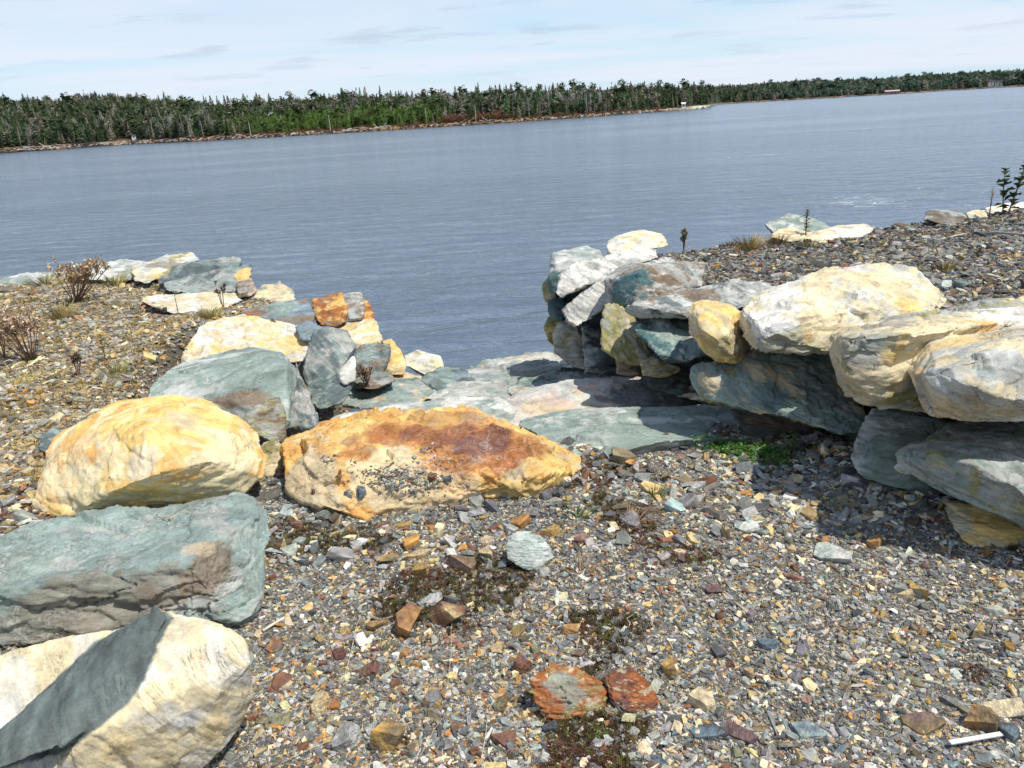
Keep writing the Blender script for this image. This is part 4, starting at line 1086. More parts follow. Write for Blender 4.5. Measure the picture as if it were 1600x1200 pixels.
# driftwood, shoreline stones
def far_bits():
    g = np.random.default_rng(14)
    md = simple_mat('bleached_driftwood', (.50, .47, .41, 1), .9, .2, 3, 0)
    V, Fc = [], []; tube_path(V, Fc, [(-.5, 0, 0), (0, .02, .02), (.5, 0, .03)], .035, .02, 6); lg = mesh('log', V, Fc); lg.materials.append(md)
    segs = [(540, 610, 16, 'on the stony beach below the young green stand'), (230, 300, 10, 'just right of the small white shed'), (330, 400, 7, 'under the left end of the young green stand'), (20, 130, 9, 'at the far left of the opposite shore'), (690, 800, 6, 'below the russet shrubs')]
    for a, b_, n, wh in segs:
        for k in range(n):
            o = link('driftwood_log', lg); o.location = far_pt(g.uniform(a, b_), g.uniform(2.0, 6)) + (0, 0, .25)
            o.rotation_euler = (g.normal(0, .2), g.normal(0, .25), g.uniform(-.6, .6) + (g.random() < .2) * 1.2); L = g.uniform(1.5, 5); o.scale = (L, L, L)
            tag(o, 'bleached driftwood log ' + wh, 'log', 'driftwood ' + wh)
    # stones along the water line: far too many to count
    n = 2600; px = g.uniform(-100, 1700, n); s = g.uniform(-.6, 5.0, n)
    pos = np.array([far_pt(a, b_) for a, b_ in zip(px, s)]) + (0, 0, .05)
    gg = np.random.default_rng(3); pr = []
    for k in range(3):
        bm = bmesh.new()
        for q in range(14):
            d = gg.normal(size=3); d /= np.linalg.norm(d); bm.verts.new(d * (.5, .4, .28))
        bmesh.ops.convex_hull(bm, input=bm.verts); me = bpy.data.meshes.new('stone'); bm.to_mesh(me); bm.free(); pr.append(me)
    pale = ((px > 155) & (px < 235)) | ((px > 1035) & (px < 1110)) | (g.random(n) < .16)
    col = np.where(pale[:, None], np.array([[.42, .40, .35]]), np.array([[.05, .045, .04]])) * g.uniform(.6, 1.2, (n, 1))
    z = np.where(s < 1.2, .06, 0); col = np.where((s < 1.0)[:, None], np.array([[.02, .018, .015]]), col)
    sc_ = g.uniform(.35, 1.1, n)
    o = scatter('shoreline_stones', pos, g.uniform(0, 6, (n, 3)) * (.1, .1, 1), np.stack([sc_ * 1.6, sc_ * 1.3, sc_], 1), col, g.integers(0, 3, n), pr, simple_mat('far_stone', None, .9, .2, 3, 0, source='instancer'))
    o['label'] = 'stones lining the far waterline'
    # white pole
    for px_, s_, h, lab in ((392, 4, 5.0, 'tall bare pale pole at the left end of the young green stand'), (517, 4, 5.4, 'tall bare pale trunk left of the driftwood beach'), (667, 8, 5.5, 'tall bare pale trunk right of the driftwood beach'), (744, 5, 6, 'tall bare pale trunk among russet shrubs')):
        V, Fc = [], []; tube_path(V, Fc, [(0, 0, -.3), (.05, 0, h * .5), (-.03, 0, h)], .16, .09, 7)
        o = link('snag', mesh('snag', V, Fc), mat=md); o.location = far_pt(px_, s_); tag(o, lab, 'dead trunk')
far_bits()

# small buildings
def box(V, Fc, x0, x1, y0, y1, z0, z1):
    k = len(V); V += [(x0, y0, z0), (x1, y0, z0), (x1, y1, z0), (x0, y1, z0), (x0, y0, z1), (x1, y0, z1), (x1, y1, z1), (x0, y1, z1)]
    Fc += [(k, k + 3, k + 2, k + 1), (k + 4, k + 5, k + 6, k + 7), (k, k + 1, k + 5, k + 4), (k + 1, k + 2, k + 6, k + 5), (k + 2, k + 3, k + 7, k + 6), (k + 3, k, k + 4, k + 7)]
M_ROOF = simple_mat('dark_shingle', (.06, .06, .065, 1), .9, .2, 5, 0)
M_GLASS = simple_mat('window_glass', (.03, .04, .05, 1), .1, 0, 5, 0, spec=.6)
def cottage(name, px, s, w, d, h, rh, label, wall, roofcol=None, rz=None, lift=0):
    p = far_pt(px, s); t = empty(name, tuple(p + (0, 0, lift)), 0)
    t.rotation_euler = (0, 0, -math.atan2(p[0], p[1]) + (rz or 0))
    mw = simple_mat(name + '_paint', (*wall, 1), .7, .06, 3, 0)
    V, Fc = [], []; box(V, Fc, -w / 2, w / 2, -d / 2, d / 2, -.6, h)
    k = len(V); V += [(-w / 2, -d / 2, h + .001), (-w / 2, d / 2, h + .001), (-w / 2, 0, h + rh), (w / 2, -d / 2, h + .001), (w / 2, d / 2, h + .001), (w / 2, 0, h + rh)]
    Fc += [(k, k + 2, k + 1), (k + 3, k + 4, k + 5)]
    link('wall', mesh('wall', V, Fc), t, mw)
    e = .18; V, Fc = [], []
    for sg in (-1, 1):
        k = len(V); y0 = sg * (d / 2 + e); zz = h - e * rh / (d / 2)
        V += [(-w / 2 - e, y0, zz), (w / 2 + e, y0, zz), (w / 2 + e, 0, h + rh + .02), (-w / 2 - e, 0, h + rh + .02)]
        V += [(a, b_, c + .1) for a, b_, c in V[k:k + 4]]
        Fc += [(k, k + 1, k + 2, k + 3), (k + 7, k + 6, k + 5, k + 4), (k, k + 4, k + 5, k + 1), (k + 1, k + 5, k + 6, k + 2), (k + 3, k + 7, k + 4, k), (k + 2, k + 6, k + 7, k + 3)]
    rm = simple_mat(name + '_roof', (*roofcol, 1), .8, .15, 5, 0) if roofcol else M_ROOF
    link('roof', mesh('roof', V, Fc), t, rm)
    nwin = max(1, int(w / 2.6))
    for k in range(nwin):
        x = -w / 2 + w * (k + .5) / nwin
        if nwin > 1 and k == nwin // 2:
            V, Fc = [], []; box(V, Fc, x - .45, x + .45, -d / 2 - .03, -d / 2 + .02, .05, min(2.05, h - .1)); link('door', mesh('door', V, Fc), t, M_ROOF); continue
        V, Fc = [], []; box(V, Fc, x - .4, x + .4, -d / 2 - .03, -d / 2 + .02, h * .42, h * .8); link('window', mesh('window', V, Fc), t, M_GLASS)
    tag(t, label, 'house' if w > 3.5 else 'shed')
cottage('white_shed', 211, 9, 1.7, 1.6, 1.7, .35, 'small white shed on the grassy bank at the left of the far shore', (.75, .75, .72))
cottage('white_boathouse', 1068, 5, 1.9, 2.6, 2.0, .5, 'tiny white boathouse on the low spit of the far shore', (.80, .79, .74), (.7, .7, .68))
cottage('white_cottage', 424, 72, 5.0, 5, 2.4, 1.3, 'pale-roofed cottage half hidden in trees above the young green stand', (.45, .45, .43), (.42, .44, .43), lift=0.6)
cottage('pale_house', 905, 95, 6, 5, 3, 1.8, 'pale grey house roof among the trees on the central far shore', (.5, .5, .48), (.5, .52, .52), lift=3.5)
cottage('red_wharf_shed', 1394, 3, 13, 5, 2.2, 1.0, 'long pinkish-red wharf shed at the waterline of the right far shore', (.42, .20, .15), (.50, .42, .38))
cottage('white_house', 1549, 14, 5, 5, 4, 2.2, 'left one of two white houses on the far right shore', (.75, .75, .72))
cottage('white_house', 1562, 16, 8, 5, 3, 2, 'right, lower one of two white houses on the far right shore', (.72, .72, .70))
# ------------------------------------------------------------------ gravel
def wall_masks(x, y):
    wr = ip(y, [1, 2.3, 2.9, 3.5, 4.3, 5, 6, 7, 9], [2.9, 2.25, 2.0, 1.75, 1.35, 1.1, 1.0, 1.0, 1.0])
    wl = ip(y, [1, 2.2, 3, 3.6, 4.3, 5, 5.8, 6.5, 7, 9], [-2.0, -1.75, -1.65, -1.72, -2.0, -2.28, -2.2, -1.85, -1.55, -1.2])
    return wr, wl
def flake(seed, n=9, flat=.3, long=1.4, k2=7):
    """one broken slate chip: convex, angular, bevel-free, 12-40 triangles"""
    g = np.random.default_rng(seed); bm = bmesh.new()
    ang = np.sort(g.uniform(0, 6.28, n))
    for zz, s in ((-.5, g.uniform(.75, 1)), (.5, g.uniform(.7, 1))):
        for a in ang:
            r_ = g.uniform(.36, .52)
            bm.verts.new((math.cos(a) * r_ * long * s, math.sin(a) * r_ * s, zz * flat * g.uniform(.6, 1.1) + (math.cos(a) * .05)))
    bmesh.ops.convex_hull(bm, input=bm.verts)
    bmesh.ops.dissolve_limit(bm, angle_limit=.05, verts=bm.verts, edges=bm.edges)
    me = bpy.data.meshes.new('stone'); bm.to_mesh(me); bm.free(); return me
CHIPS = [flake(s, n, f, lg) for s, n, f, lg in ((1, 6, .34, 1.5), (2, 5, .26, 1.3), (3, 7, .5, 1.2), (4, 6, .2, 1.6), (5, 8, .55, 1.1), (6, 5, .3, 1.9), (7, 7, .4, 1.35), (8, 6, .6, 1.3))]
M_CHIP = simple_mat('gravel_stone', None, .9, .42, 2.2, .35, .08, source='instancer', spec=.25)
def chip_cols(n, g, warm):
    """linear stone colours; warm in 0..1 moves the mix from grey slate towards ochre"""
    pal = np.array([[.20, .205, .20], [.12, .125, .13], [.34, .34, .32], [.50, .49, .45], [.42, .32, .16], [.38, .20, .07], [.22, .11, .07], [.56, .48, .32], [.16, .13, .09], [.24, .29, .29]])
    pw0 = np.array([.29, .18, .19, .07, .06, .015, .02, .08, .08, .05]); pw1 = np.array([.17, .12, .13, .06, .16, .07, .08, .11, .08, .02])
    u = g.random(n); out = np.zeros((n, 3))
    w = pw0[None] * (1 - warm[:, None]) + pw1[None] * warm[:, None]; w = np.cumsum(w / w.sum(1, keepdims=True), 1)
    k = (u[:, None] > w).sum(1).clip(0, 9)
    pal = pal * np.array([1.02, 1.0, .95])
    return pal[k] * g.uniform(.55, 1.6, (n, 1)) * g.uniform(.93, 1.07, (n, 3))
def in_boulder(x, y, z):
    """cheap test: is the point well inside a boulder's footprint and below its top"""
    out = np.zeros(len(x), bool)
    for bv, lo, hi in BV:
        q = np.where((x > lo[0]) & (x < hi[0]) & (y > lo[1]) & (y < hi[1]) & (z < hi[2]) & (z > lo[2] - .1))[0]
        for i in q:
            p = Vector((float(x[i]), float(y[i]), float(z[i])))
            h, nn, _, d = bv.find_nearest(p)
            if h is not None and (p - h).dot(nn) < -0.01: out[i] = True
    return out
BV = []
for o, P in BOULDERS:
    me = o.data; off = Vector(o.location)
    # coarse stand-in from a decimated vertex sample is not closed; use the full mesh
    BV.append((BVHTree.FromPolygons([Vector(p) for p in P], [tuple(pl.vertices) for pl in me.polygons]), P.min(0), P.max(0)))

def gravel():
    g = np.random.default_rng(99)
    xs, ys, ss = [], [], []
    def zone(n, y0, y1, x0f, x1f, med, sig, p=1.0):
        y = y0 + (y1 - y0) * g.random(n) ** p
        x = x0f(y) + (x1f(y) - x0f(y)) * g.random(n)
        xs.append(x); ys.append(y); ss.append(np.exp(g.normal(math.log(med), sig, n)))
    zone(330000, 1.0, 4.2, lambda y: -1.0 * y - .4, lambda y: 1.1 * y + .6, .0092, .42, 1.1)
    zone(19000, 1.0, 4.2, lambda y: -1.0 * y - .4, lambda y: 1.1 * y + .6, .022, .32)
    zone(90000, 2.6, 9.2, lambda y: -.95 * y - .4, lambda y: -1.5 + 0 * y, .020, .45)
    zone(95000, 2.6, 8.6, lambda y: .9 + 0 * y, lambda y: .95 * y + .6, .020, .45)
    zone(6000, 2.6, 9, lambda y: -.80 * y - .3, lambda y: .80 * y + .3, .050, .3)
    x, y, s = map(np.concatenate, (xs, ys, ss))
    wr, wl = wall_masks(x, y)
    keep = ~((y > 4.3) & (x < wr) & (x > wl + .1)) & ~((y > 3.9) & (x < wr - .2) & (x > wl + .3))
    x, y, s = x[keep], y[keep], s[keep]
    wr, wl = wall_masks(x, y)
    P = np.stack([x, y, 0 * x], 1)
    moss = fbm(P * 1.7 + 3, 4) + 1.1 * np.exp(-((x - wr + .25) / .22) ** 2) * (y > 2.0) * (y < 4.2) + .5 * np.exp(-((x + .95) ** 2 + (y - 2.7) ** 2) / .06) \
        + .9 * np.exp(-((x - .30) ** 2 / .06 + (y - 2.15) ** 2 / .02)) + .8 * np.exp(-((x + .05) ** 2 / .10 + (y - 2.45) ** 2 / .02)) + .8 * (x < wl) * (y < 3.7)
    # bare gaps where dark soil and moss show
    k2 = ~((moss > .34) & (g.random(len(x)) < .72) & (s < .03))
    x, y, s, P, moss = x[k2], y[k2], s[k2], P[k2], moss[k2]
    z = ground_z(x, y) + s * .12
    ins = in_boulder(x, y, z)
    x, y, s, P, z, moss = (v[~ins] for v in (x, y, s, P, z, moss))
    n = len(x)
    warm = sstep(-.5, .6, fbm(P * 1.1 + 20, 3)) * .38 + .50 * (x < -1.4) * (y > 3) + .22 * (y < 2.2) * (x < .3)
    warm = np.where((x > 1.2) & (y > 3.2), warm * .45 + .1, warm)
    warm = np.clip(warm, 0, 1)
    col = chip_cols(n, g, warm)
    leftp = (x < -1.4) & (y > 3.2); col[leftp] = col[leftp] * .8 + np.array([.09, .07, .035])
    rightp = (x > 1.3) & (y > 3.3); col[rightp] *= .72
    tilt = g.normal(0, .30, (n, 2))
    rot = np.stack([tilt[:, 0], tilt[:, 1], g.uniform(0, 6.28, n)], 1)
    scl = np.stack([s * g.uniform(.8, 1.4, n), s * g.uniform(.7, 1.2, n), s * g.uniform(.5, 1.2, n)], 1)
    o = scatter('gravel', np.stack([x, y, z], 1), rot, scl, col, g.integers(0, 8, n), CHIPS, M_CHIP)
    o['label'] = 'loose grey, ochre and rust slate gravel covering the bank'
    print('GRAVEL', n)
gravel()
# ------------------------------------------------------------------ ray casting onto what has been built
GBV = BVHTree.FromPolygons([v.co.copy() for v in GROUND.data.vertices], [tuple(p.vertices) for p in GROUND.data.polygons])
def surf(px, py):
    """first surface of bank or boulders seen at a photo pixel"""
    d = Vector(ray(px, py)).normalized(); o0 = Vector((0, 0, EYE)); best = None
    for bv, lo, hi in BV:
        h, nn, _, dd = bv.ray_cast(o0, d)
        if h is not None and (best is None or dd < best[1]): best = (h, dd, nn)
    h, nn, _, dd = GBV.ray_cast(o0, d)
    if h is not None and (best is None or dd < best[1]): best = (h, dd, nn)
    return best or (o0 + d * 12, 12, Vector((0, 0, 1)))
def gz(x, y): return float(ground_z(np.array([x]), np.array([y]))[0])

# ------------------------------------------------------------------ single stones
M_STONE = simple_mat('single_stone', None, .85, .40, 5, .6, .06, source='vertex', spec=.25)
SC = dict(grey=(.22, .22, .21), dark=(.09, .095, .10), blue=(.17, .22, .25), paleg=(.42, .48, .43), pale=(.50, .50, .46), tan=(.50, .38, .20), ochre=(.50, .32, .10), orange=(.42, .24, .10),
          rust=(.24, .125, .075), red=(.20, .10, .08), purple=(.17, .11, .105), brown=(.21, .155, .09), olive=(.26, .25, .15), white=(.70, .68, .62), cream=(.62, .52, .33), pink=(.38, .24, .19), black=(.04, .04, .042))
def stone_mesh(seed, c1, c2=None, n=7, flat=.35, long=1.4, detail=2):
    base = flake(seed, n, flat, long)
    bm = bmesh.new(); bm.from_mesh(base); bpy.data.meshes.remove(base)
    bmesh.ops.triangulate(bm, faces=bm.faces)
    bmesh.ops.subdivide_edges(bm, edges=bm.edges, cuts=detail, use_grid_fill=True)
    me = bpy.data.meshes.new('stone'); bm.to_mesh(me); bm.free()
    k = len(me.vertices); P = np.empty(k * 3); me.vertices.foreach_get('co', P); P = P.reshape(-1, 3)
    Q = P + seed * 3.7
    P = P * (1 + .07 * fbm(Q * 3, 3))[:, None] + np.array([0, 0, 1.0]) * (np.floor(fbm(Q * 2.2 + 5, 2) * 3) / 3 * .10 * flat)[:, None]
    me.vertices.foreach_set('co', P.astype(np.float32).ravel())
    a = np.array(SC[c1]); b = np.array(SC[c2 or c1])
    col = a + (b - a) * sstep(-.1, .25, fbm(Q * 1.6, 3))[:, None]
    col = np.clip(col * (1 + .2 * fbm(Q * 4, 3))[:, None], .01, .85)
    ca = me.color_attributes.new('col', 'FLOAT_COLOR', 'POINT')
    ca.data.foreach_set('color', np.concatenate([col, np.ones((k, 1))], 1).astype(np.float32).ravel())
    me.materials.append(M_STONE); me.update(); return me
def put_stone(px, py, lpx, wpx, ang, c1, c2, label, flat=.3, n=7, tilt=(0, 0), seed=None, group=None, name='stone'):
    h, d, nn = surf(px, py)
    L = lpx / F * d; W = wpx / F * d * 1.25
    seed = seed if seed is not None else int(px * 7 + py)
    asp = max(1.0, min(2.6, L / W))
    me = stone_mesh(seed, c1, c2, n, flat, 1.0 * asp)
    o = link(name, me); o.scale = (W, W, W)
    o.location = h + Vector((0, 0, W * flat * .28))
    o.rotation_euler = (tilt[0], tilt[1], R(ang))
    tag(o, label, 'stone', group); return o
ST = [
 (640, 982, 62, 46, 40, 'orange', 'rust', 'rusty orange ledge-shaped stone standing on edge near the pale flake in the gravel', .7, .5),
 (590, 978, 42, 30, 10, 'brown', 'orange', 'brown stone just left of the rusty ledge-shaped stone', .4, 0),
 (698, 966, 24, 40, 80, 'rust', 'tan', 'upright rust-red splinter right of the rusty ledge-shaped stone', .9, .7),
 (665, 944, 84, 26, 14, 'pale', 'grey', 'long pale grey flake lying behind the rusty ledge-shaped stone', .18, 0),
 (652, 871, 46, 18, 12, 'tan', 'cream', 'tan bar-shaped stone between the orange rock and the gravel centre', .5, 0),
 (657, 896, 42, 24, 18, 'ochre', 'brown', 'ochre wedge-shaped stone just below the tan bar-shaped stone', .5, 0),
 (718, 889, 56, 34, 0, 'brown', 'pink', 'brown blocky stone right of the ochre wedge-shaped stone', .5, .1),
 (762, 867, 28, 20, 0, 'cream', 'tan', 'cream oval pebble left of the pale green cobble', .5, 0),
 (862, 834, 42, 19, -6, 'ochre', 'tan', 'yellow-ochre bar stone right behind the pale green cobble', .6, 0),
 (907, 847, 34, 18, 12, 'pink', 'red', 'reddish brick-like stone right of the pale green cobble', .6, 0),
 (634, 823, 32, 15, 18, 'tan', 'ochre', 'tan bar pebble just in front of the long orange rock', .5, 0),
 (570, 848, 26, 20, 10, 'purple', 'purple', 'flat purple chip in front of the left end of the orange rock', .2, 0),
 (442, 1068, 40, 34, 50, 'red', 'rust', 'dark red triangular chip right beside the cream corner boulder', .25, .3),
 (576, 1050, 52, 30, 8, 'red', 'brown', 'flat dark red-brown stone in the lower left gravel', .3, .1),
 (428, 1132, 62, 34, 0, 'olive', 'olive', 'flat olive-grey triangular chip at the foot of the cream corner boulder', .2, .15),
 (500, 1106, 20, 32, 80, 'cream', 'tan', 'cream upright oblong pebble right of the olive-grey triangular chip', .6, 0),
 (782, 1104, 46, 24, 60, 'brown', 'olive', 'brown-olive oblong stone low in the centre gravel', .5, 0),
 (784, 1155, 52, 30, 55, 'red', 'rust', 'dark red wedge near the bottom centre of the gravel', .4, .35),
 (540, 1160, 64, 40, 15, 'grey', 'pale', 'pale grey lumpy stone at the bottom left of the gravel', .5, 0),
 (604, 1168, 26, 42, 80, 'brown', 'ochre', 'brown and ochre chunk at the bottom edge of the gravel left of centre', .8, .3),
 (676, 1096, 44, 34, -10, 'grey', 'ochre', 'grey stone with an ochre end in the lower centre gravel', .5, .1),
 (816, 1048, 28, 26, 20, 'rust', 'red', 'red-brown cube-like stone left of the green and rust rock', .8, 0),
 (428, 1012, 36, 22, 70, 'orange', 'rust', 'orange-rust chip between the grey-green block and the cream corner boulder', .3, .3),
 (892, 988, 24, 30, 70, 'cream', 'orange', 'cream stone with an orange end above the green and rust rock', .5, .3),
 (778, 1016, 28, 20, 0, 'tan', 'tan', 'tan triangular pebble in the middle of the gravel', .4, .2),
 (706, 1004, 34, 16, -4, 'red', 'pink', 'narrow reddish stone below the upright splinter', .4, 0),
 (860, 1140, 22, 20, 0, 'blue', 'dark', 'dark blue pebble under the green and rust rock', .6, 0),
 (427, 908, 28, 18, 20, 'rust', 'orange', 'rust pebble against the right end of the grey-green block', .5, 0),
 (814, 942, 32, 22, -15, 'pale', 'pink', 'pale pinkish chip below the pale green cobble', .25, 0),
 (1300, 868, 74, 44, -30, 'paleg', 'pale', 'pale green triangular slab flake in the gravel below the right wall', .2, 0),
 (1240, 905, 32, 24, -10, 'pink', 'red', 'pinkish-red flat chip left of the pale green slab flake', .25, 0),
 (1118, 923, 36, 22, -10, 'purple', 'red', 'dull purple oval chip right of the gravel centre', .25, 0),
 (1139, 836, 28, 24, 20, 'tan', 'brown', 'chunky tan stone in the upper middle gravel', .7, 0),
 (1367, 853, 30, 20, 10, 'orange', 'ochre', 'bright orange pebble right of the pale green slab flake', .6, 0),
 (1436, 930, 32, 26, 0, 'tan', 'ochre', 'right one of two rounded tan pebbles touching, right side of the gravel', .6, 0),
 (1412, 936, 24, 22, 0, 'cream', 'tan', 'left one of two rounded tan pebbles touching, right side of the gravel', .6, 0),
 (1049, 1052, 38, 30, -45, 'brown', 'ochre', 'brown-ochre oblong stone right of the dark rusty rock', .6, 0),
 (1170, 1056, 26, 22, -20, 'tan', 'brown', 'tan-brown egg-shaped pebble in the lower right gravel', .6, 0),
 (1157, 1146, 58, 44, -25, 'purple', 'red', 'broad purple-brown slab chip at the bottom right of centre', .25, .15),
 (1259, 1146, 66, 30, -22, 'paleg', 'blue', 'long pale blue-green flat stone at the bottom of the gravel', .3, 0),
 (1109, 1150, 60, 30, -30, 'dark', 'blue', 'dark slate chip just left of the broad purple-brown chip', .3, 0),
 (1442, 1139, 80, 40, -20, 'brown', 'purple', 'large brown diamond-shaped slate at the bottom right', .25, .1),
 (1566, 1112, 80, 32, -12, 'cream', 'grey', 'large tan and grey flake at the bottom right edge', .3, .25),
 (1499, 1108, 62, 22, -38, 'olive', 'grey', 'long grey-olive splinter left of the large tan flake', .35, .1),
 (1531, 1139, 24, 38, -60, 'brown', 'orange', 'orange-brown upright stone under the large tan flake', .7, .2),
 (1574, 1152, 40, 30, -50, 'dark', 'blue', 'dark grey stone in the bottom right corner', .5, 0),
 (1345, 1004, 42, 20, -35, 'pale', 'paleg', 'pale oval flake in the right half of the gravel', .2, 0),
 (1544, 1010, 36, 18, 0, 'pale', 'pale', 'pale grey lens-shaped flake near the right edge', .25, 0),
 (1516, 988, 34, 32, 10, 'tan', 'ochre', 'tan splintery block near the right edge of the gravel', .5, 0),
 (1200, 1172, 56, 30, 20, 'brown', 'olive', 'brown-olive ledgy stone at the bottom under the purple-brown chip', .4, .1),
 (1097, 1104, 14, 40, 85, 'cream', 'cream', 'slim cream bone-shaped stone beside the rusty rock', .5, 0),
 (1431, 1070, 48, 22, -40, 'olive', 'brown', 'grey-brown slanting flake above the brown diamond slate', .25, .1),
 (1184, 817, 30, 22, 30, 'cream', 'tan', 'cream stone in the upper right gravel', .5, 0),
 (1087, 764, 38, 20, 10, 'pale', 'pink', 'pale oblong stone in the gravel close to the green moss', .4, 0),
 (1218, 769, 32, 18, -20, 'orange', 'brown', 'orange stone in the shaded gravel in front of the seedling', .4, 0),
 (1314, 814, 20, 14, 0, 'white', 'white', 'small bright white chip at the edge of the wall shade', .3, 0),
 (1287, 749, 36, 12, 0, 'cream', 'pale', 'pale flat chip lying in the wall shade near the thin dry stems', .2, 0),
 (1258, 822, 28, 24, -50, 'blue', 'blue', 'blue-grey chip below the shaded orange stone', .25, 0),
 (1129, 691, 30, 12, 0, 'brown', 'purple', 'flat brown chip on the right end of the long green slab', .25, 0),
 (1083, 697, 22, 16, 0, 'paleg', 'paleg', 'pale green chip on the front edge of the long green slab', .3, 0),
 (1040, 679, 12, 8, 0, 'rust', 'brown', 'small rust chip lying on the long green slab', .3, 0),
 (1444, 392, 32, 12, 0, 'red', 'rust', 'flat red stone on the right upper gravel behind the largest boulder', .3, 0),
 (1543, 453, 18, 12, 0, 'orange', 'tan', 'orange pebble on the right upper gravel near the frame edge', .5, 0),
 (1256, 401, 16, 10, 0, 'orange', 'rust', 'orange pebble on the upper gravel below the dark weed', .5, 0),
 (1120, 418, 18, 9, 0, 'orange', 'ochre', 'orange pebble on the upper gravel behind the blue-green block', .5, 0),
 (1576, 394, 22, 14, 0, 'pale', 'paleg', 'pale stone on the upper gravel under the leafy sapling', .4, 0),
 (1480, 400, 26, 8, 0, 'grey', 'olive', 'flat grey stone on the upper gravel beside the flat red stone', .3, 0),
 (234, 490, 14, 12, 20, 'black', 'dark', 'black jagged stone by the flat white slab on the left gravel', .8, .4),
 (258, 486, 9, 7, 0, 'dark', 'dark', 'tiny dark stone right of the black jagged stone', .8, 0),
 (192, 503, 28, 10, 0, 'orange', 'tan', 'flat orange stone on the left gravel', .3, 0),
 (136, 494, 26, 8, -30, 'orange', 'tan', 'slanting orange flake behind the tuft on the left gravel', .3, 0),
 (35, 465, 24, 7, 0, 'pale', 'paleg', 'pale flat stone on the left gravel near the far slab', .3, 0),
 (182, 534, 16, 8, 0, 'pink', 'pink', 'pinkish chip beside the small goldenrod', .3, 0),
 (282, 541, 16, 8, 0, 'ochre', 'ochre', 'yellow pebble on the left gravel beside the cracked cream boulder', .4, 0),
 (38, 716, 26, 14, 0, 'grey', 'pale', 'grey flat stone left of the yellow boulder', .3, 0),
 (48, 632, 26, 12, 0, 'orange', 'ochre', 'orange stone on the left gravel above the yellow boulder', .4, 0),
 (12, 628, 22, 12, 0, 'pale', 'grey', 'pale stone at the left edge above the yellow boulder', .3, 0),
 (70, 612, 34, 12, 0, 'purple', 'pink', 'dull purple flat stone on the left gravel above the yellow boulder', .3, 0),
 (20, 812, 26, 16, 0, 'brown', 'brown', 'brown stone at the left edge between yellow boulder and slate block', .5, 0),
 (527, 750, 20, 18, 0, 'brown', 'rust', 'brown pebble perched on the left part of the orange rock', .8, 0),
 (564, 771, 20, 18, 0, 'blue', 'grey', 'blue-grey pebble on the front edge of the orange rock', .7, 0),
 (545, 775, 14, 14, 0, 'grey', 'pale', 'grey pebble touching the blue-grey pebble on the orange rock', .7, 0),
 (613, 762, 15, 13, 0, 'grey', 'pale', 'grey pebble in the loose grit on the orange rock', .7, 0),
 (676, 748, 18, 14, 0, 'rust', 'red', 'red pebble at the right of the loose grit on the orange rock', .6, 0),
 (700, 750, 14, 12, 0, 'dark', 'blue', 'dark pebble next to the red pebble on the orange rock', .6, 0),
 (725, 762, 26, 12, 0, 'pink', 'grey', 'flat pinkish chip on the front of the orange rock', .3, 0),
 (490, 769, 10, 8, 0, 'rust', 'rust', 'small rust pebble low on the left face of the orange rock', .6, 0),
 (580, 866, 18, 14, 0, 'pink', 'tan', 'small pinkish pebble below the flat purple chip', .4, 0),
 (267, 812, 12, 8, 0, 'cream', 'tan', 'cream chip in the groove on top of the grey-green block', .5, 0),
 (250, 809, 9, 6, 0, 'white', 'pale', 'tiny white chip in the groove on top of the grey-green block', .5, 0),
]
for i, (px, py, l_, w_, an, c1, c2, lab, fl, tl) in enumerate(ST):
    g = np.random.default_rng(i); put_stone(px, py, l_, w_, an, c1, c2, lab, fl, int(g.integers(5, 9)), (tl, g.normal(0, .12)), seed=200 + i)
def small_boulder(label, o_, f, b, pal, **k):
    ob = boulder(label, [H(o_, f, b, k.pop('u', .02), k.pop('t', .06), k.pop('i', ()))], pal, cat='stone', name='cobble', **k)
    BV.append((BVHTree.FromPolygons([Vector(p) for p in BOULDERS[-1][1]], [tuple(pl.vertices) for pl in ob.data.polygons]), BOULDERS[-1][1].min(0), BOULDERS[-1][1].max(0)))
y0 = surf(828, 895)[0].y
small_boulder('pale green rounded cobble alone on the gravel in front of the orange rock', [(791, 852), (800, 834), (822, 830), (845, 838), (862, 856), (864, 876), (850, 892), (822, 890), (794, 874)], y0, y0 + .12, ('paleslate', 'lgrey', 'green'), vein=.5, strata=.2, seed=90, voxel=.003, steps=.4, chips=5)
y0 = surf(890, 1128)[0].y
small_boulder('broken green, cream and rust rock, biggest loose stone in the gravel', [(824, 1062), (860, 1040), (900, 1044), (935, 1060), (952, 1090), (942, 1115), (900, 1132), (850, 1130), (836, 1100)], y0, y0 + .13, ('rust', 'sand', 'olive', 'rust'), vein=.0, strata=.6, seed=91, voxel=.003, steps=1.2, chips=6, layers=.6, th=.12,
   stains=[(880, 1075, 30, 'green', .7), (860, 1105, 20, 'rust', .8)])
y0 = surf(985, 1118)[0].y
small_boulder('dark red-brown jagged rock touching the broken green and rust rock', [(938, 1062), (960, 1048), (985, 1044), (1010, 1062), (1034, 1100), (1020, 1118), (985, 1116), (952, 1096)], y0, y0 + .12, ('rust', 'purple', 'sand'), vein=.0, strata=.6, seed=92, voxel=.003, steps=1.2, chips=6, layers=.5, th=.12)

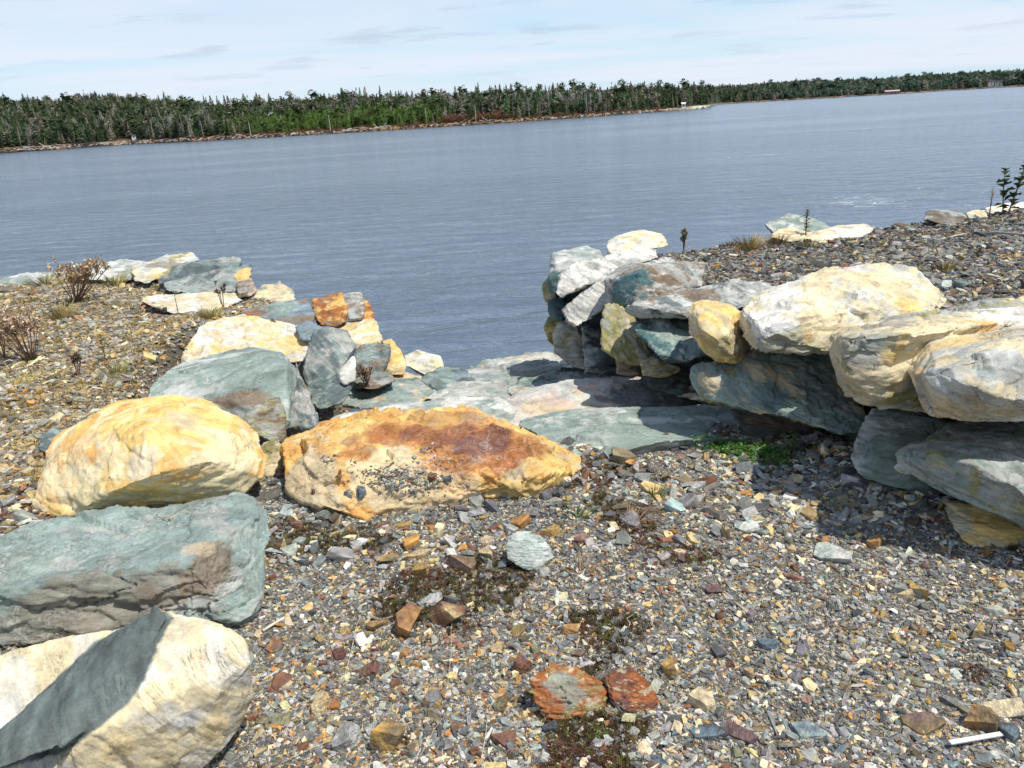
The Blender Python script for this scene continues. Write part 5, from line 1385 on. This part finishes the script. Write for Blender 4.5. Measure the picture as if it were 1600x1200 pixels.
# further chips big enough to pick out, each named by colour and by the landmark beside it
LM = [(828, 862, 'the pale green cobble'), (890, 1085, 'the broken green and rust rock'), (640, 980, 'the rusty ledge-shaped stone'), (1300, 868, 'the pale green slab flake'), (1442, 1139, 'the brown diamond slate'),
      (1157, 1146, 'the broad purple-brown chip'), (430, 1130, 'the olive-grey triangular chip'), (576, 1050, 'the flat dark red-brown stone'), (1516, 988, 'the tan splintery block'), (1139, 836, 'the chunky tan stone'),
      (1118, 923, 'the dull purple oval chip'), (1345, 1004, 'the pale oval flake'), (700, 800, 'the long orange rock'), (1170, 1056, 'the tan-brown egg-shaped pebble'), (782, 1104, 'the brown-olive oblong stone'), (1540, 880, 'the ochre wall boulder'),
      (720, 890, 'the brown blocky stone'), (430, 900, 'the grey-green block')]
CN = dict(grey='grey', dark='dark grey', blue='blue-grey', paleg='pale green', pale='pale grey', tan='tan', ochre='ochre', orange='orange', rust='rust-brown', red='dark red', purple='purple-grey', brown='brown', olive='olive', cream='cream', pink='pinkish')
def more_stones():
    g = np.random.default_rng(55); seen = {}; done = [(a[0], a[1]) for a in ST] + [(828, 862), (890, 1085), (985, 1085)]
    prot = {}
    k = 0; tries = 0
    names = list(CN); pr = np.array([.12, .07, .07, .05, .11, .12, .08, .06, .08, .05, .03, .07, .04, .05, .03]); pr /= pr.sum()
    while k < 205 and tries < 4000:
        tries += 1
        py = g.uniform(760, 1195); px = g.uniform(400, 1590)
        if py < 800 and px < 930: continue
        if px > 1300 and py < 760 + (px - 1300) * .85: continue
        if px < 440 and py < 980: continue
        L = float(np.exp(g.normal(math.log(19), .28))) * (.6 + (py - 700) / 700)
        if any((px - a) ** 2 + (py - b_) ** 2 < (L * .9 + 16) ** 2 for a, b_ in done): continue
        h, d, nn = surf(px, py)
        if h.z > gz(h.x, h.y) + .03: continue
        c = names[g.choice(len(names), p=pr)]
        shp = ['flat', 'chunky', 'narrow'][g.integers(0, 3)]
        if (c, shp) not in prot: prot[(c, shp)] = stone_mesh(400 + len(prot), c, c, 7, {'flat': .22, 'chunky': .7, 'narrow': .35}[shp], {'flat': 1.2, 'chunky': 1.1, 'narrow': 2.0}[shp])
        o = link('stone', prot[(c, shp)]); s_ = L / F * d / {'flat': 1.2, 'chunky': 1.1, 'narrow': 2.0}[shp]
        o.scale = (s_,) * 3; o.location = h + Vector((0, 0, s_ * .08)); o.rotation_euler = (g.normal(0, .25), g.normal(0, .25), g.uniform(0, 6.28))
        j = min(range(len(LM)), key=lambda q: (LM[q][0] - px) ** 2 + ((LM[q][1] - py) * 1.3) ** 2); dx, dy = px - LM[j][0], py - LM[j][1]
        rel = ('right of' if dx > 0 else 'left of') if abs(dx) > abs(dy) else ('in front of' if dy > 0 else 'behind')
        far = math.hypot(dx, dy)
        base_ = '%s %s chip' % (shp, CN[c]); ww = '%s %s' % ('close ' + rel if far < 60 else rel, LM[j][2])
        lab = base_ + ' ' + ww
        if lab in seen:
            lab = ('larger ' if L > seen[lab] else 'smaller ') + lab
        seen.setdefault(lab, L)
        tag(o, lab, 'stone', 'loose stones on the gravel'); done.append((px, py)); k += 1
    print('STONES', k)
more_stones()

# loose grit lying on the orange rock
def rock_grit():
    g = np.random.default_rng(8); pos, s = [], []
    for k in range(800):
        a = g.normal(size=2)
        px, py = 632 + a[0] * 34, 750 + a[1] * 11 + a[0] * 1
        if py > 780 or py < 712: continue
        h, d, nn = surf(px, py); pos.append(h); s.append(math.exp(g.normal(math.log(.011), .4)))
    for cx, cy, n in ((515, 718, 50), (667, 704, 40), (690, 720, 25), (258, 811, 18), (262, 412, 0)):
        for k in range(n):
            h, d, nn = surf(cx + g.normal() * 9, cy + g.normal() * 4); pos.append(h); s.append(math.exp(g.normal(math.log(.010), .4)))
    n = len(pos); s = np.array(s); pos = np.array([tuple(p) for p in pos]) + np.stack([0 * s, 0 * s, s * .1], 1)
    o = scatter('grit_on_rock', pos, np.stack([g.normal(0, .3, n), g.normal(0, .3, n), g.uniform(0, 6, n)], 1), np.stack([s, s * .9, s * .8], 1), chip_cols(n, g, np.full(n, .25)), g.integers(0, 8, n), [c.copy() for c in CHIPS], M_CHIP)
    o['label'] = 'loose grey grit lying on the orange rock'
rock_grit()

# ------------------------------------------------------------------ plants
M_PLANT = simple_mat('plant', None, .8, .25, 60, 0, source='vertex', spec=.15)
def finish(name, V, Fc, cols, parent=None):
    me = mesh(name, V, Fc)
    c = np.concatenate([np.array(cols), np.ones((len(cols), 1))], 1).astype(np.float32)
    ca = me.color_attributes.new('col', 'FLOAT_COLOR', 'POINT'); ca.data.foreach_set('color', c.ravel())
    return link(name, me, parent, M_PLANT)
def leaf(V, Fc, cols, p, d, up, L, W, c, fold=.3):
    d = np.array(d, float); d /= np.linalg.norm(d); s = np.cross(d, up); s /= np.linalg.norm(s) + 1e-9; u = np.cross(s, d)
    k = len(V)
    V += [p, p + d * L * .45 + s * W * .5 + u * W * fold, p + d * L, p + d * L * .45 - s * W * .5 + u * W * fold, p + d * L * .5]
    Fc += [(k, k + 1, k + 4), (k + 1, k + 2, k + 4), (k + 2, k + 3, k + 4), (k + 3, k, k + 4)]
    cols += [c] * 5
def grass_tuft(px, py, hpx, wpx, n, c1, c2, label, g, name='grass_tuft', lean=(0, 0)):
    h, d, nn = surf(px, py); base = empty(name, tuple(h)); Hh = hpx / F * d; Wd = wpx / F * d
    V, Fc, cols = [], [], []
    for k in range(n):
        a = g.uniform(0, 6.28); r_ = Wd * .5 * g.random() ** .7; p = np.array([math.cos(a) * r_ * .5, math.sin(a) * r_ * .5, -.005])
        dirn = np.array([math.cos(a) * r_ * 1.1 + lean[0] * Hh, math.sin(a) * r_ * 1.1 + lean[1] * Hh, Hh * g.uniform(.5, 1.05)])
        w = max(.0012, .0011 * d * .55); c = np.array(c1) * g.uniform(.6, 1.3) if g.random() < .6 else np.array(c2) * g.uniform(.6, 1.3)
        sd = np.array([-math.sin(a + 1), math.cos(a + 1), 0]) * w; m_ = p + dirn * .55 + (0, 0, Hh * .08); q = len(V)
        V += [p - sd, p + sd, m_ + sd * .7, m_ - sd * .7, p + dirn + (0, 0, -Hh * .08 * g.random())]
        Fc += [(q, q + 1, q + 2, q + 3), (q + 3, q + 2, q + 4)]; cols += [c] * 5
    finish('blades', V, Fc, cols, base); tag(base, label, 'grass'); return base
def dry_shrub(px, py, hpx, wpx, label, g, nst=13, lean=(0, 0), green=True, col=(.50, .38, .23), heads=1.2, name='dry_shrub', cat='shrub'):
    h, d, nn = surf(px, py); base = empty(name, tuple(h)); Hh = hpx / F * d; Wd = wpx / F * d
    V, Fc = [], []; V2, F2, c2 = [], [], []
    for k in range(nst):
        a = g.uniform(0, 6.28); sp = Wd * .5 * g.random() ** .6
        tip = np.array([math.cos(a) * sp + lean[0] * Hh, math.sin(a) * sp * .8 + lean[1] * Hh, Hh * g.uniform(.65, 1.0)])
        m1 = tip * .4 + (0, 0, -Hh * .04); rr = .0011 * d * .5 + .0006
        pts = [np.array([g.normal() * .01, g.normal() * .01, -.01]), m1, tip * .75, tip]; tube_path(V, Fc, pts, rr * 1.3, rr * .5, 4)
        for b_ in range(int(5 * heads)):
            t = g.uniform(.5, 1); p0 = m1 + (tip - m1) * t; dd = g.normal(size=3) * (1, 1, .5) + (0, 0, 1.0); dd /= np.linalg.norm(dd); L = Hh * g.uniform(.08, .2)
            tube_path(V, Fc, [p0, p0 + dd * L], rr * .6, rr * .35, 3)
            for q in range(int(13)):
                c = np.array(col) * g.uniform(.45, 1.6) * g.uniform(.9, 1.1, 3); pp = p0 + dd * L * g.uniform(.3, 1.15) + g.normal(size=3) * Hh * .018
                leaf(V2, F2, c2, pp, g.normal(size=3) + (0, 0, .5), (0.1, .2, 1), Hh * g.uniform(.05, .10), Hh * g.uniform(.03, .055), c)
    so = finish('stems', V, Fc, [np.array([.22, .13, .085])] * len(V), base); finish('seed_heads', V2, F2, c2, base)
    if green:
        V, Fc, cc = [], [], []
        for k in range(40):
            a = g.uniform(0, 6.28); p = np.array([math.cos(a), math.sin(a), .1]) * Wd * .06 * g.random()
            leaf(V, Fc, cc, p, (math.cos(a), math.sin(a), g.uniform(.4, 1.6)), (0, 0, 1), Hh * g.uniform(.1, .22), Hh * .03, np.array([.09, .16, .04]) * g.uniform(.6, 1.4))
        finish('basal_leaves', V, Fc, cc, base)
    tag(base, label, cat); return base
def weed(px, py, hpx, label, g, nl=18, col=(.10, .16, .05), ll=.28, lw=.08, top=None, lean=(0, 0), name='weed', stems=1, cat='plant', droop=.3):
    h, d, nn = surf(px, py); base = empty(name, tuple(h)); Hh = hpx / F * d
    V, Fc = [], []; V2, F2, c2 = [], [], []; V3, F3, c3 = [], [], []
    for s_ in range(stems):
        off = g.normal(size=3) * (.12, .12, 0) * Hh * (stems > 1); tip = np.array([lean[0] * Hh, lean[1] * Hh, Hh * g.uniform(.85, 1)]) + off * 2.2
        rr = .0009 * d * .5 + .0006; pts = [off * .5 + (0, 0, -.01), tip * .5 + off * .4, tip]; tube_path(V, Fc, pts, rr * 1.4, rr * .6, 4)
        for k in range(nl):
            t = .12 + .86 * (k + g.random()) / nl; p = pts[0] * (1 - t) + tip * t; a = k * 2.4 + g.random()
            leaf(V2, F2, c2, p, (math.cos(a), math.sin(a), g.uniform(-droop, .9)), (0, 0, 1), Hh * ll * g.uniform(.6, 1.2) * (1.15 - t * .6), Hh * lw * g.uniform(.7, 1.2), np.array(col) * g.uniform(.55, 1.5) * g.uniform(.9, 1.1, 3))
        if top:
            for k in range(46):
                p = tip + g.normal(size=3) * (.05, .05, .09) * Hh; leaf(V3, F3, c3, p, g.normal(size=3), (0, .1, 1), Hh * .05, Hh * .035, np.array(top) * g.uniform(.6, 1.4))
    finish('stem', V, Fc, [np.array([.12, .09, .05])] * len(V), base); finish('leaves', V2, F2, c2, base)
    if top: finish('flower_head', V3, F3, c3, base)
    tag(base, label, cat); return base
pg = np.random.default_rng(4)
dry_shrub(118, 474, 56, 80, 'taller dry reddish-brown shrub leaning right on the left gravel', pg, 20, (.35, 0))
dry_shrub(50, 566, 72, 104, 'spreading dry pinkish-brown shrub at the left edge of the left gravel', pg, 16, (-.12, 0), col=(.50, .38, .27))
dry_shrub(8, 560, 60, 50, 'small dry shrub cut off by the left edge of the picture', pg, 7, (-.1, 0), green=False)
dry_shrub(574, 604, 34, 34, 'low dry tangled plant growing between stones of the left wall', pg, 12, (0, 0), green=False, col=(.30, .19, .13))
weed(166, 566, 44, 'small goldenrod with a yellow tip on the left gravel', pg, 20, (.11, .15, .04), .2, .06, (.62, .45, .05))
dry_shrub(122, 588, 34, 16, 'dark dead weed stalk left of the small goldenrod', pg, 5, (.1, 0), green=False, col=(.07, .05, .045), name='dead_weed', cat='plant')
weed(279, 492, 42, 'thin green stalk standing in front of the flat white slab', pg, 12, (.16, .17, .07), .1, .03)
dry_shrub(350, 488, 50, 14, 'thin dark stalks at the right end of the flat white slab', pg, 4, (0, 0), green=False, col=(.10, .07, .05), heads=.5, name='dead_weed', cat='plant')
dry_shrub(1068, 396, 36, 16, 'small bushy green-brown weed standing on the gravel behind the right wall', pg, 6, (.05, 0), green=False, col=(.26, .25, .12), name='weed', cat='plant')
weed(1259, 366, 38, 'dark upright weed on the shore edge between white boulders', pg, 30, (.12, .13, .06), .22, .10, (.16, .11, .07))
weed(1545, 342, 36, 'brown spiky dried goldenrod left of the leafy sapling', pg, 34, (.33, .20, .09), .08, .05, (.30, .19, .09))
weed(1572, 336, 66, 'leafy sapling with dark green round leaves at the upper right', pg, 13, (.06, .095, .035), .20, .17, None, (.12, 0), 'sapling', 3)
weed(885, 795, 26, 'light green stem rising by the right end of the orange rock', pg, 14, (.16, .26, .07), .3, .08)
weed(1238, 706, 32, 'pale-edged green seedling in the shade of the right wall', pg, 22, (.13, .17, .07), .42, .10, None, (0, 0), 'seedling', 2)
weed(1308, 744, 18, 'tiny yellow-green leafy shoot by the rounded grey-green boulder', pg, 6, (.28, .32, .07), .3, .2)
weed(1278, 742, 56, 'thin tan dry stem standing in the shade of the right wall', pg, 3, (.3, .24, .13), .05, .02, name='dry_weed')
TU = [(898, 806, 22, 60, 90, (.055, .12, .03), (.09, .17, .04), 'dark green leafy clump at the right end of the orange rock'),
      (982, 818, 26, 56, 110, (.40, .24, .14), (.30, .17, .10), 'dead reddish-tan grass tuft right of the dark green clump'),
      (1024, 776, 26, 36, 60, (.22, .26, .08), (.38, .34, .14), 'green and straw grass tuft behind the dead reddish tuft'),
      (905, 892, 24, 62, 80, (.38, .26, .15), (.28, .18, .11), 'flattened dead grass right of the pale green cobble'),
      (100, 498, 26, 44, 110, (.42, .32, .12), (.30, .25, .09), 'straw-yellow grass tuft under the taller dry shrub'),
      (180, 446, 20, 40, 80, (.40, .30, .12), (.24, .26, .08), 'straw tuft behind the taller dry shrub near the pale slab'),
      (72, 444, 16, 60, 90, (.40, .33, .12), (.30, .25, .10), 'low yellow grass in front of the far-left slab'),
      (330, 498, 22, 34, 80, (.42, .33, .12), (.26, .28, .08), 'yellow-green tuft right of the flat white slab'),
      (182, 584, 22, 34, 60, (.36, .32, .12), (.22, .25, .08), 'small tuft below the small goldenrod'),
      (95, 592, 14, 40, 70, (.34, .28, .10), (.26, .22, .08), 'low tuft beside the dark dead weed'),
      (20, 606, 16, 60, 90, (.42, .34, .10), (.30, .25, .08), 'yellow mossy tuft at the left edge of the left gravel'),
      (1172, 390, 26, 44, 130, (.46, .34, .12), (.36, .27, .12), 'golden grass tuft on the gravel behind the right wall'),
      (1215, 384, 20, 30, 70, (.30, .22, .12), (.24, .17, .09), 'brown grass tuft in front of the small cream boulder'),
      (1140, 386, 12, 22, 50, (.16, .12, .06), (.2, .14, .07), 'small dark brown tuft left of the golden grass'),
      (1475, 424, 18, 34, 70, (.30, .27, .10), (.24, .18, .08), 'olive tuft on the upper gravel right of the largest boulder'),
      (1262, 386, 14, 34, 60, (.32, .28, .14), (.22, .2, .1), 'grey-green tuft at the foot of the dark upright weed'),
      (1292, 792, 20, 40, 60, (.20, .23, .08), (.28, .22, .1), 'sparse green tuft in the shaded gravel under the wall'),
      (1108, 878, 12, 26, 30, (.33, .36, .07), (.2, .28, .06), 'tiny yellow-green plant right of the gravel centre'),
      (1056, 876, 10, 18, 22, (.33, .36, .07), (.2, .28, .06), 'tiny yellow-green plant left of its twin on the gravel'),
      (604, 1018, 22, 26, 26, (.36, .30, .12), (.30, .34, .1), 'small yellowish tuft below the rusty ledge-shaped stone')]
for a in TU: grass_tuft(*a, pg)
# green creeping plant in the shade of the wall: uncountable leaves
def creeping():
    g = np.random.default_rng(12); V, Fc, cc = [], [], []
    for k in range(2600):
        t = g.random(); px = 1095 + t * 135 + g.normal() * 9; py = 694 + t * 26 + g.normal() * (5 + 5 * t)
        h, d, nn = surf(px, py) if k % 3 == 0 or k == 0 else (last + Vector((g.normal() * .012, g.normal() * .012, 0)), 0, 0)
        last = h
        a = g.uniform(0, 6.28); p = np.array(h) + (0, 0, g.uniform(0, .03))
        leaf(V, Fc, cc, p, (math.cos(a), math.sin(a), g.uniform(-.2, .9)), (0, 0, 1), g.uniform(.010, .022), .008, np.array([.06, .15, .03]) * g.uniform(.5, 1.6) + (g.random() < .15) * np.array([.10, .06, 0]))
    o = finish('creeping_weed', V, Fc, cc); tag(o, 'bright green creeping weed at the foot of the slab', kind='stuff')
creeping()
def moss():
    g = np.random.default_rng(13)
    pr = []
    for sd in range(4):
        gg = np.random.default_rng(sd); V, Fc = [], []
        for i in range(12):
            a = gg.uniform(0, 6.28); d = np.array([math.cos(a), math.sin(a), gg.uniform(.2, 1.3)]); d /= np.linalg.norm(d); s = np.array([-math.sin(a), math.cos(a), 0]) * .07; k = len(V)
            p = gg.normal(size=3) * (.25, .25, .05); V += [p - s, p + s, p + d * .4 + s, p + d * .75]; Fc += [(k, k + 1, k + 2), (k, k + 2, k + 3)]
        pr.append(mesh('sprig', V, Fc))
    n = 190000; y = 1.2 + 8 * g.random(n) ** 1.5; x = g.uniform(-.85, .85, n) * (y + .3)
    P = np.stack([x, y, 0 * x], 1); wr, wl = wall_masks(x, y)
    mo = fbm(P * 1.7 + 3, 4) + 1.1 * np.exp(-((x - wr + .25) / .22) ** 2) * (y > 2.0) * (y < 4.2) + .5 * np.exp(-((x + .95) ** 2 + (y - 2.7) ** 2) / .06) \
        + .9 * np.exp(-((x - .30) ** 2 / .06 + (y - 2.15) ** 2 / .02)) + .8 * np.exp(-((x + .05) ** 2 / .10 + (y - 2.45) ** 2 / .02)) + .8 * (x < wl) * (y < 3.7)
    left = (x < wl) & (y > 3.3); n2 = fbm(P * 3 + 60, 3)
    keep = ((mo > .30 + .2 * g.random(n)) & ~left) | (left & (n2 + g.normal(0, .25, n) > .05))
    keep &= ~((y > 3.9) & (x < wr - .1) & (x > wl + .1)) & ~((x > wr) & (y > 3.4) & (g.random(n) < .8))
    x, y, left, P = x[keep], y[keep], left[keep], P[keep]; z = ground_z(x, y) + .002
    ins = in_boulder(x, y, z + .01); x, y, z, left, P = (v[~ins] for v in (x, y, z, left, P)); n = len(x)
    col = np.where(left[:, None], np.array([[.36, .27, .11]]), np.array([[.075, .052, .026]]))
    rd = (fbm(P * 2.2 + 90, 3) > .1) & ~left; col[rd] = (.115, .058, .036); gr = (g.random(n) < .12); col[gr] = (.10, .12, .03)
    col = col * g.uniform(.5, 1.5, (n, 1)); s = g.uniform(.010, .024, n) * np.where(left, 1.6, 1)
    o = scatter('moss', np.stack([x, y, z], 1), np.stack([g.normal(0, .3, n), g.normal(0, .3, n), g.uniform(0, 6, n)], 1), np.stack([s, s, s], 1), col, g.integers(0, 4, n), pr, simple_mat('moss_sprigs', None, .95, .2, 30, 0, source='instancer', spec=.05))
    o['label'] = 'dark brown and straw-coloured moss and litter between the stones'; print('MOSS', n)
moss()

# ------------------------------------------------------------------ sticks
M_STICK = simple_mat('weathered_wood', None, .85, .2, 60, .2, .002, source='object')
def stick(p1, p2, r_, col, label, name='stick', bend=.02, lift=.012, n=6, flat=1.0):
    a, b_ = surf(*p1)[0], surf(*p2)[0]; a = np.array(a) + (0, 0, lift); b_ = np.array(b_) + (0, 0, lift)
    L = np.linalg.norm(b_ - a); m1 = a + (b_ - a) * .35 + (0, 0, bend * L) + np.array([.3, .2, 0]) * bend * L; m2 = a + (b_ - a) * .7 + np.array([-.4, .1, .5]) * bend * L
    V, Fc = [], []; c = a.copy(); tube_path(V, Fc, [a - c, m1 - c, m2 - c, b_ - c], r_, r_ * .6, n)
    o = link(name, mesh(name, V, Fc, True), mat=M_STICK); o.location = c; o.color = (*col, 1); tag(o, label, 'twig' if name != 'grass_straw' else 'straw'); return o
stick((1518, 368), (1640, 372), .014, (.32, .30, .28), 'grey driftwood branch on the upper gravel at the right edge', bend=.03)
stick((1478, 375), (1512, 367), .010, (.45, .43, .38), 'short pale broken branch left of the grey driftwood branch')
stick((412, 990), (452, 966), .006, (.68, .64, .55), 'pale driftwood sliver lying beside the grey-green block', n=5)
stick((1072, 830), (1140, 880), .0022, (.16, .10, .06), 'thin curved brown twig on the gravel right of centre', bend=.08)
stick((536, 1072), (568, 958), .0012, (.55, .48, .33), 'thin straw lying across the gravel left of the ledge-shaped stone', 'grass_straw', bend=.04, n=4)
stick((752, 1192), (768, 1110), .0012, (.55, .48, .33), 'thin straw near the bottom centre of the gravel', 'grass_straw', bend=.04, n=4)
stick((440, 1198), (524, 1160), .0012, (.58, .50, .36), 'thin straw at the bottom left of the gravel', 'grass_straw', bend=.03, n=4)
stick((655, 1192), (690, 1130), .0011, (.50, .42, .30), 'thin straw between the grey-ochre stone and the bottom edge', 'grass_straw', bend=.05, n=4)
stick((700, 1070), (712, 960), .0010, (.50, .44, .30), 'fine straw below the upright rust-red splinter', 'grass_straw', bend=.05, n=4)
stick((975, 1010), (990, 965), .0016, (.60, .56, .48), 'short pale stem right of the dark moss patch', 'grass_straw', bend=.2, n=4)
stick((1230, 735), (1330, 742), .0016, (.40, .33, .22), 'dry stem lying in the shade under the right wall', 'grass_straw', bend=.05, n=4)
# white strip of wood or plastic at the bottom right
def strip():
    a, b_ = np.array(surf(1482, 1172)[0]), np.array(surf(1562, 1158)[0]); d = b_ - a; L = np.linalg.norm(d); V, Fc = [], []
    box(V, Fc, 0, L, -.006, .006, .0, .004)
    me = mesh('white_strip', V, Fc); o = link('white_strip', me, mat=simple_mat('white_strip_paint', (.66, .66, .65, 1), .6, .06, 80, .1, .001)); o.location = a + (0, 0, .022)
    o.rotation_euler = (.1, -math.asin(d[2] / L), math.atan2(d[1], d[0])); tag(o, 'straight white strip lying at the bottom right of the gravel', 'strip')
strip()
C.children.unlink(TMP)
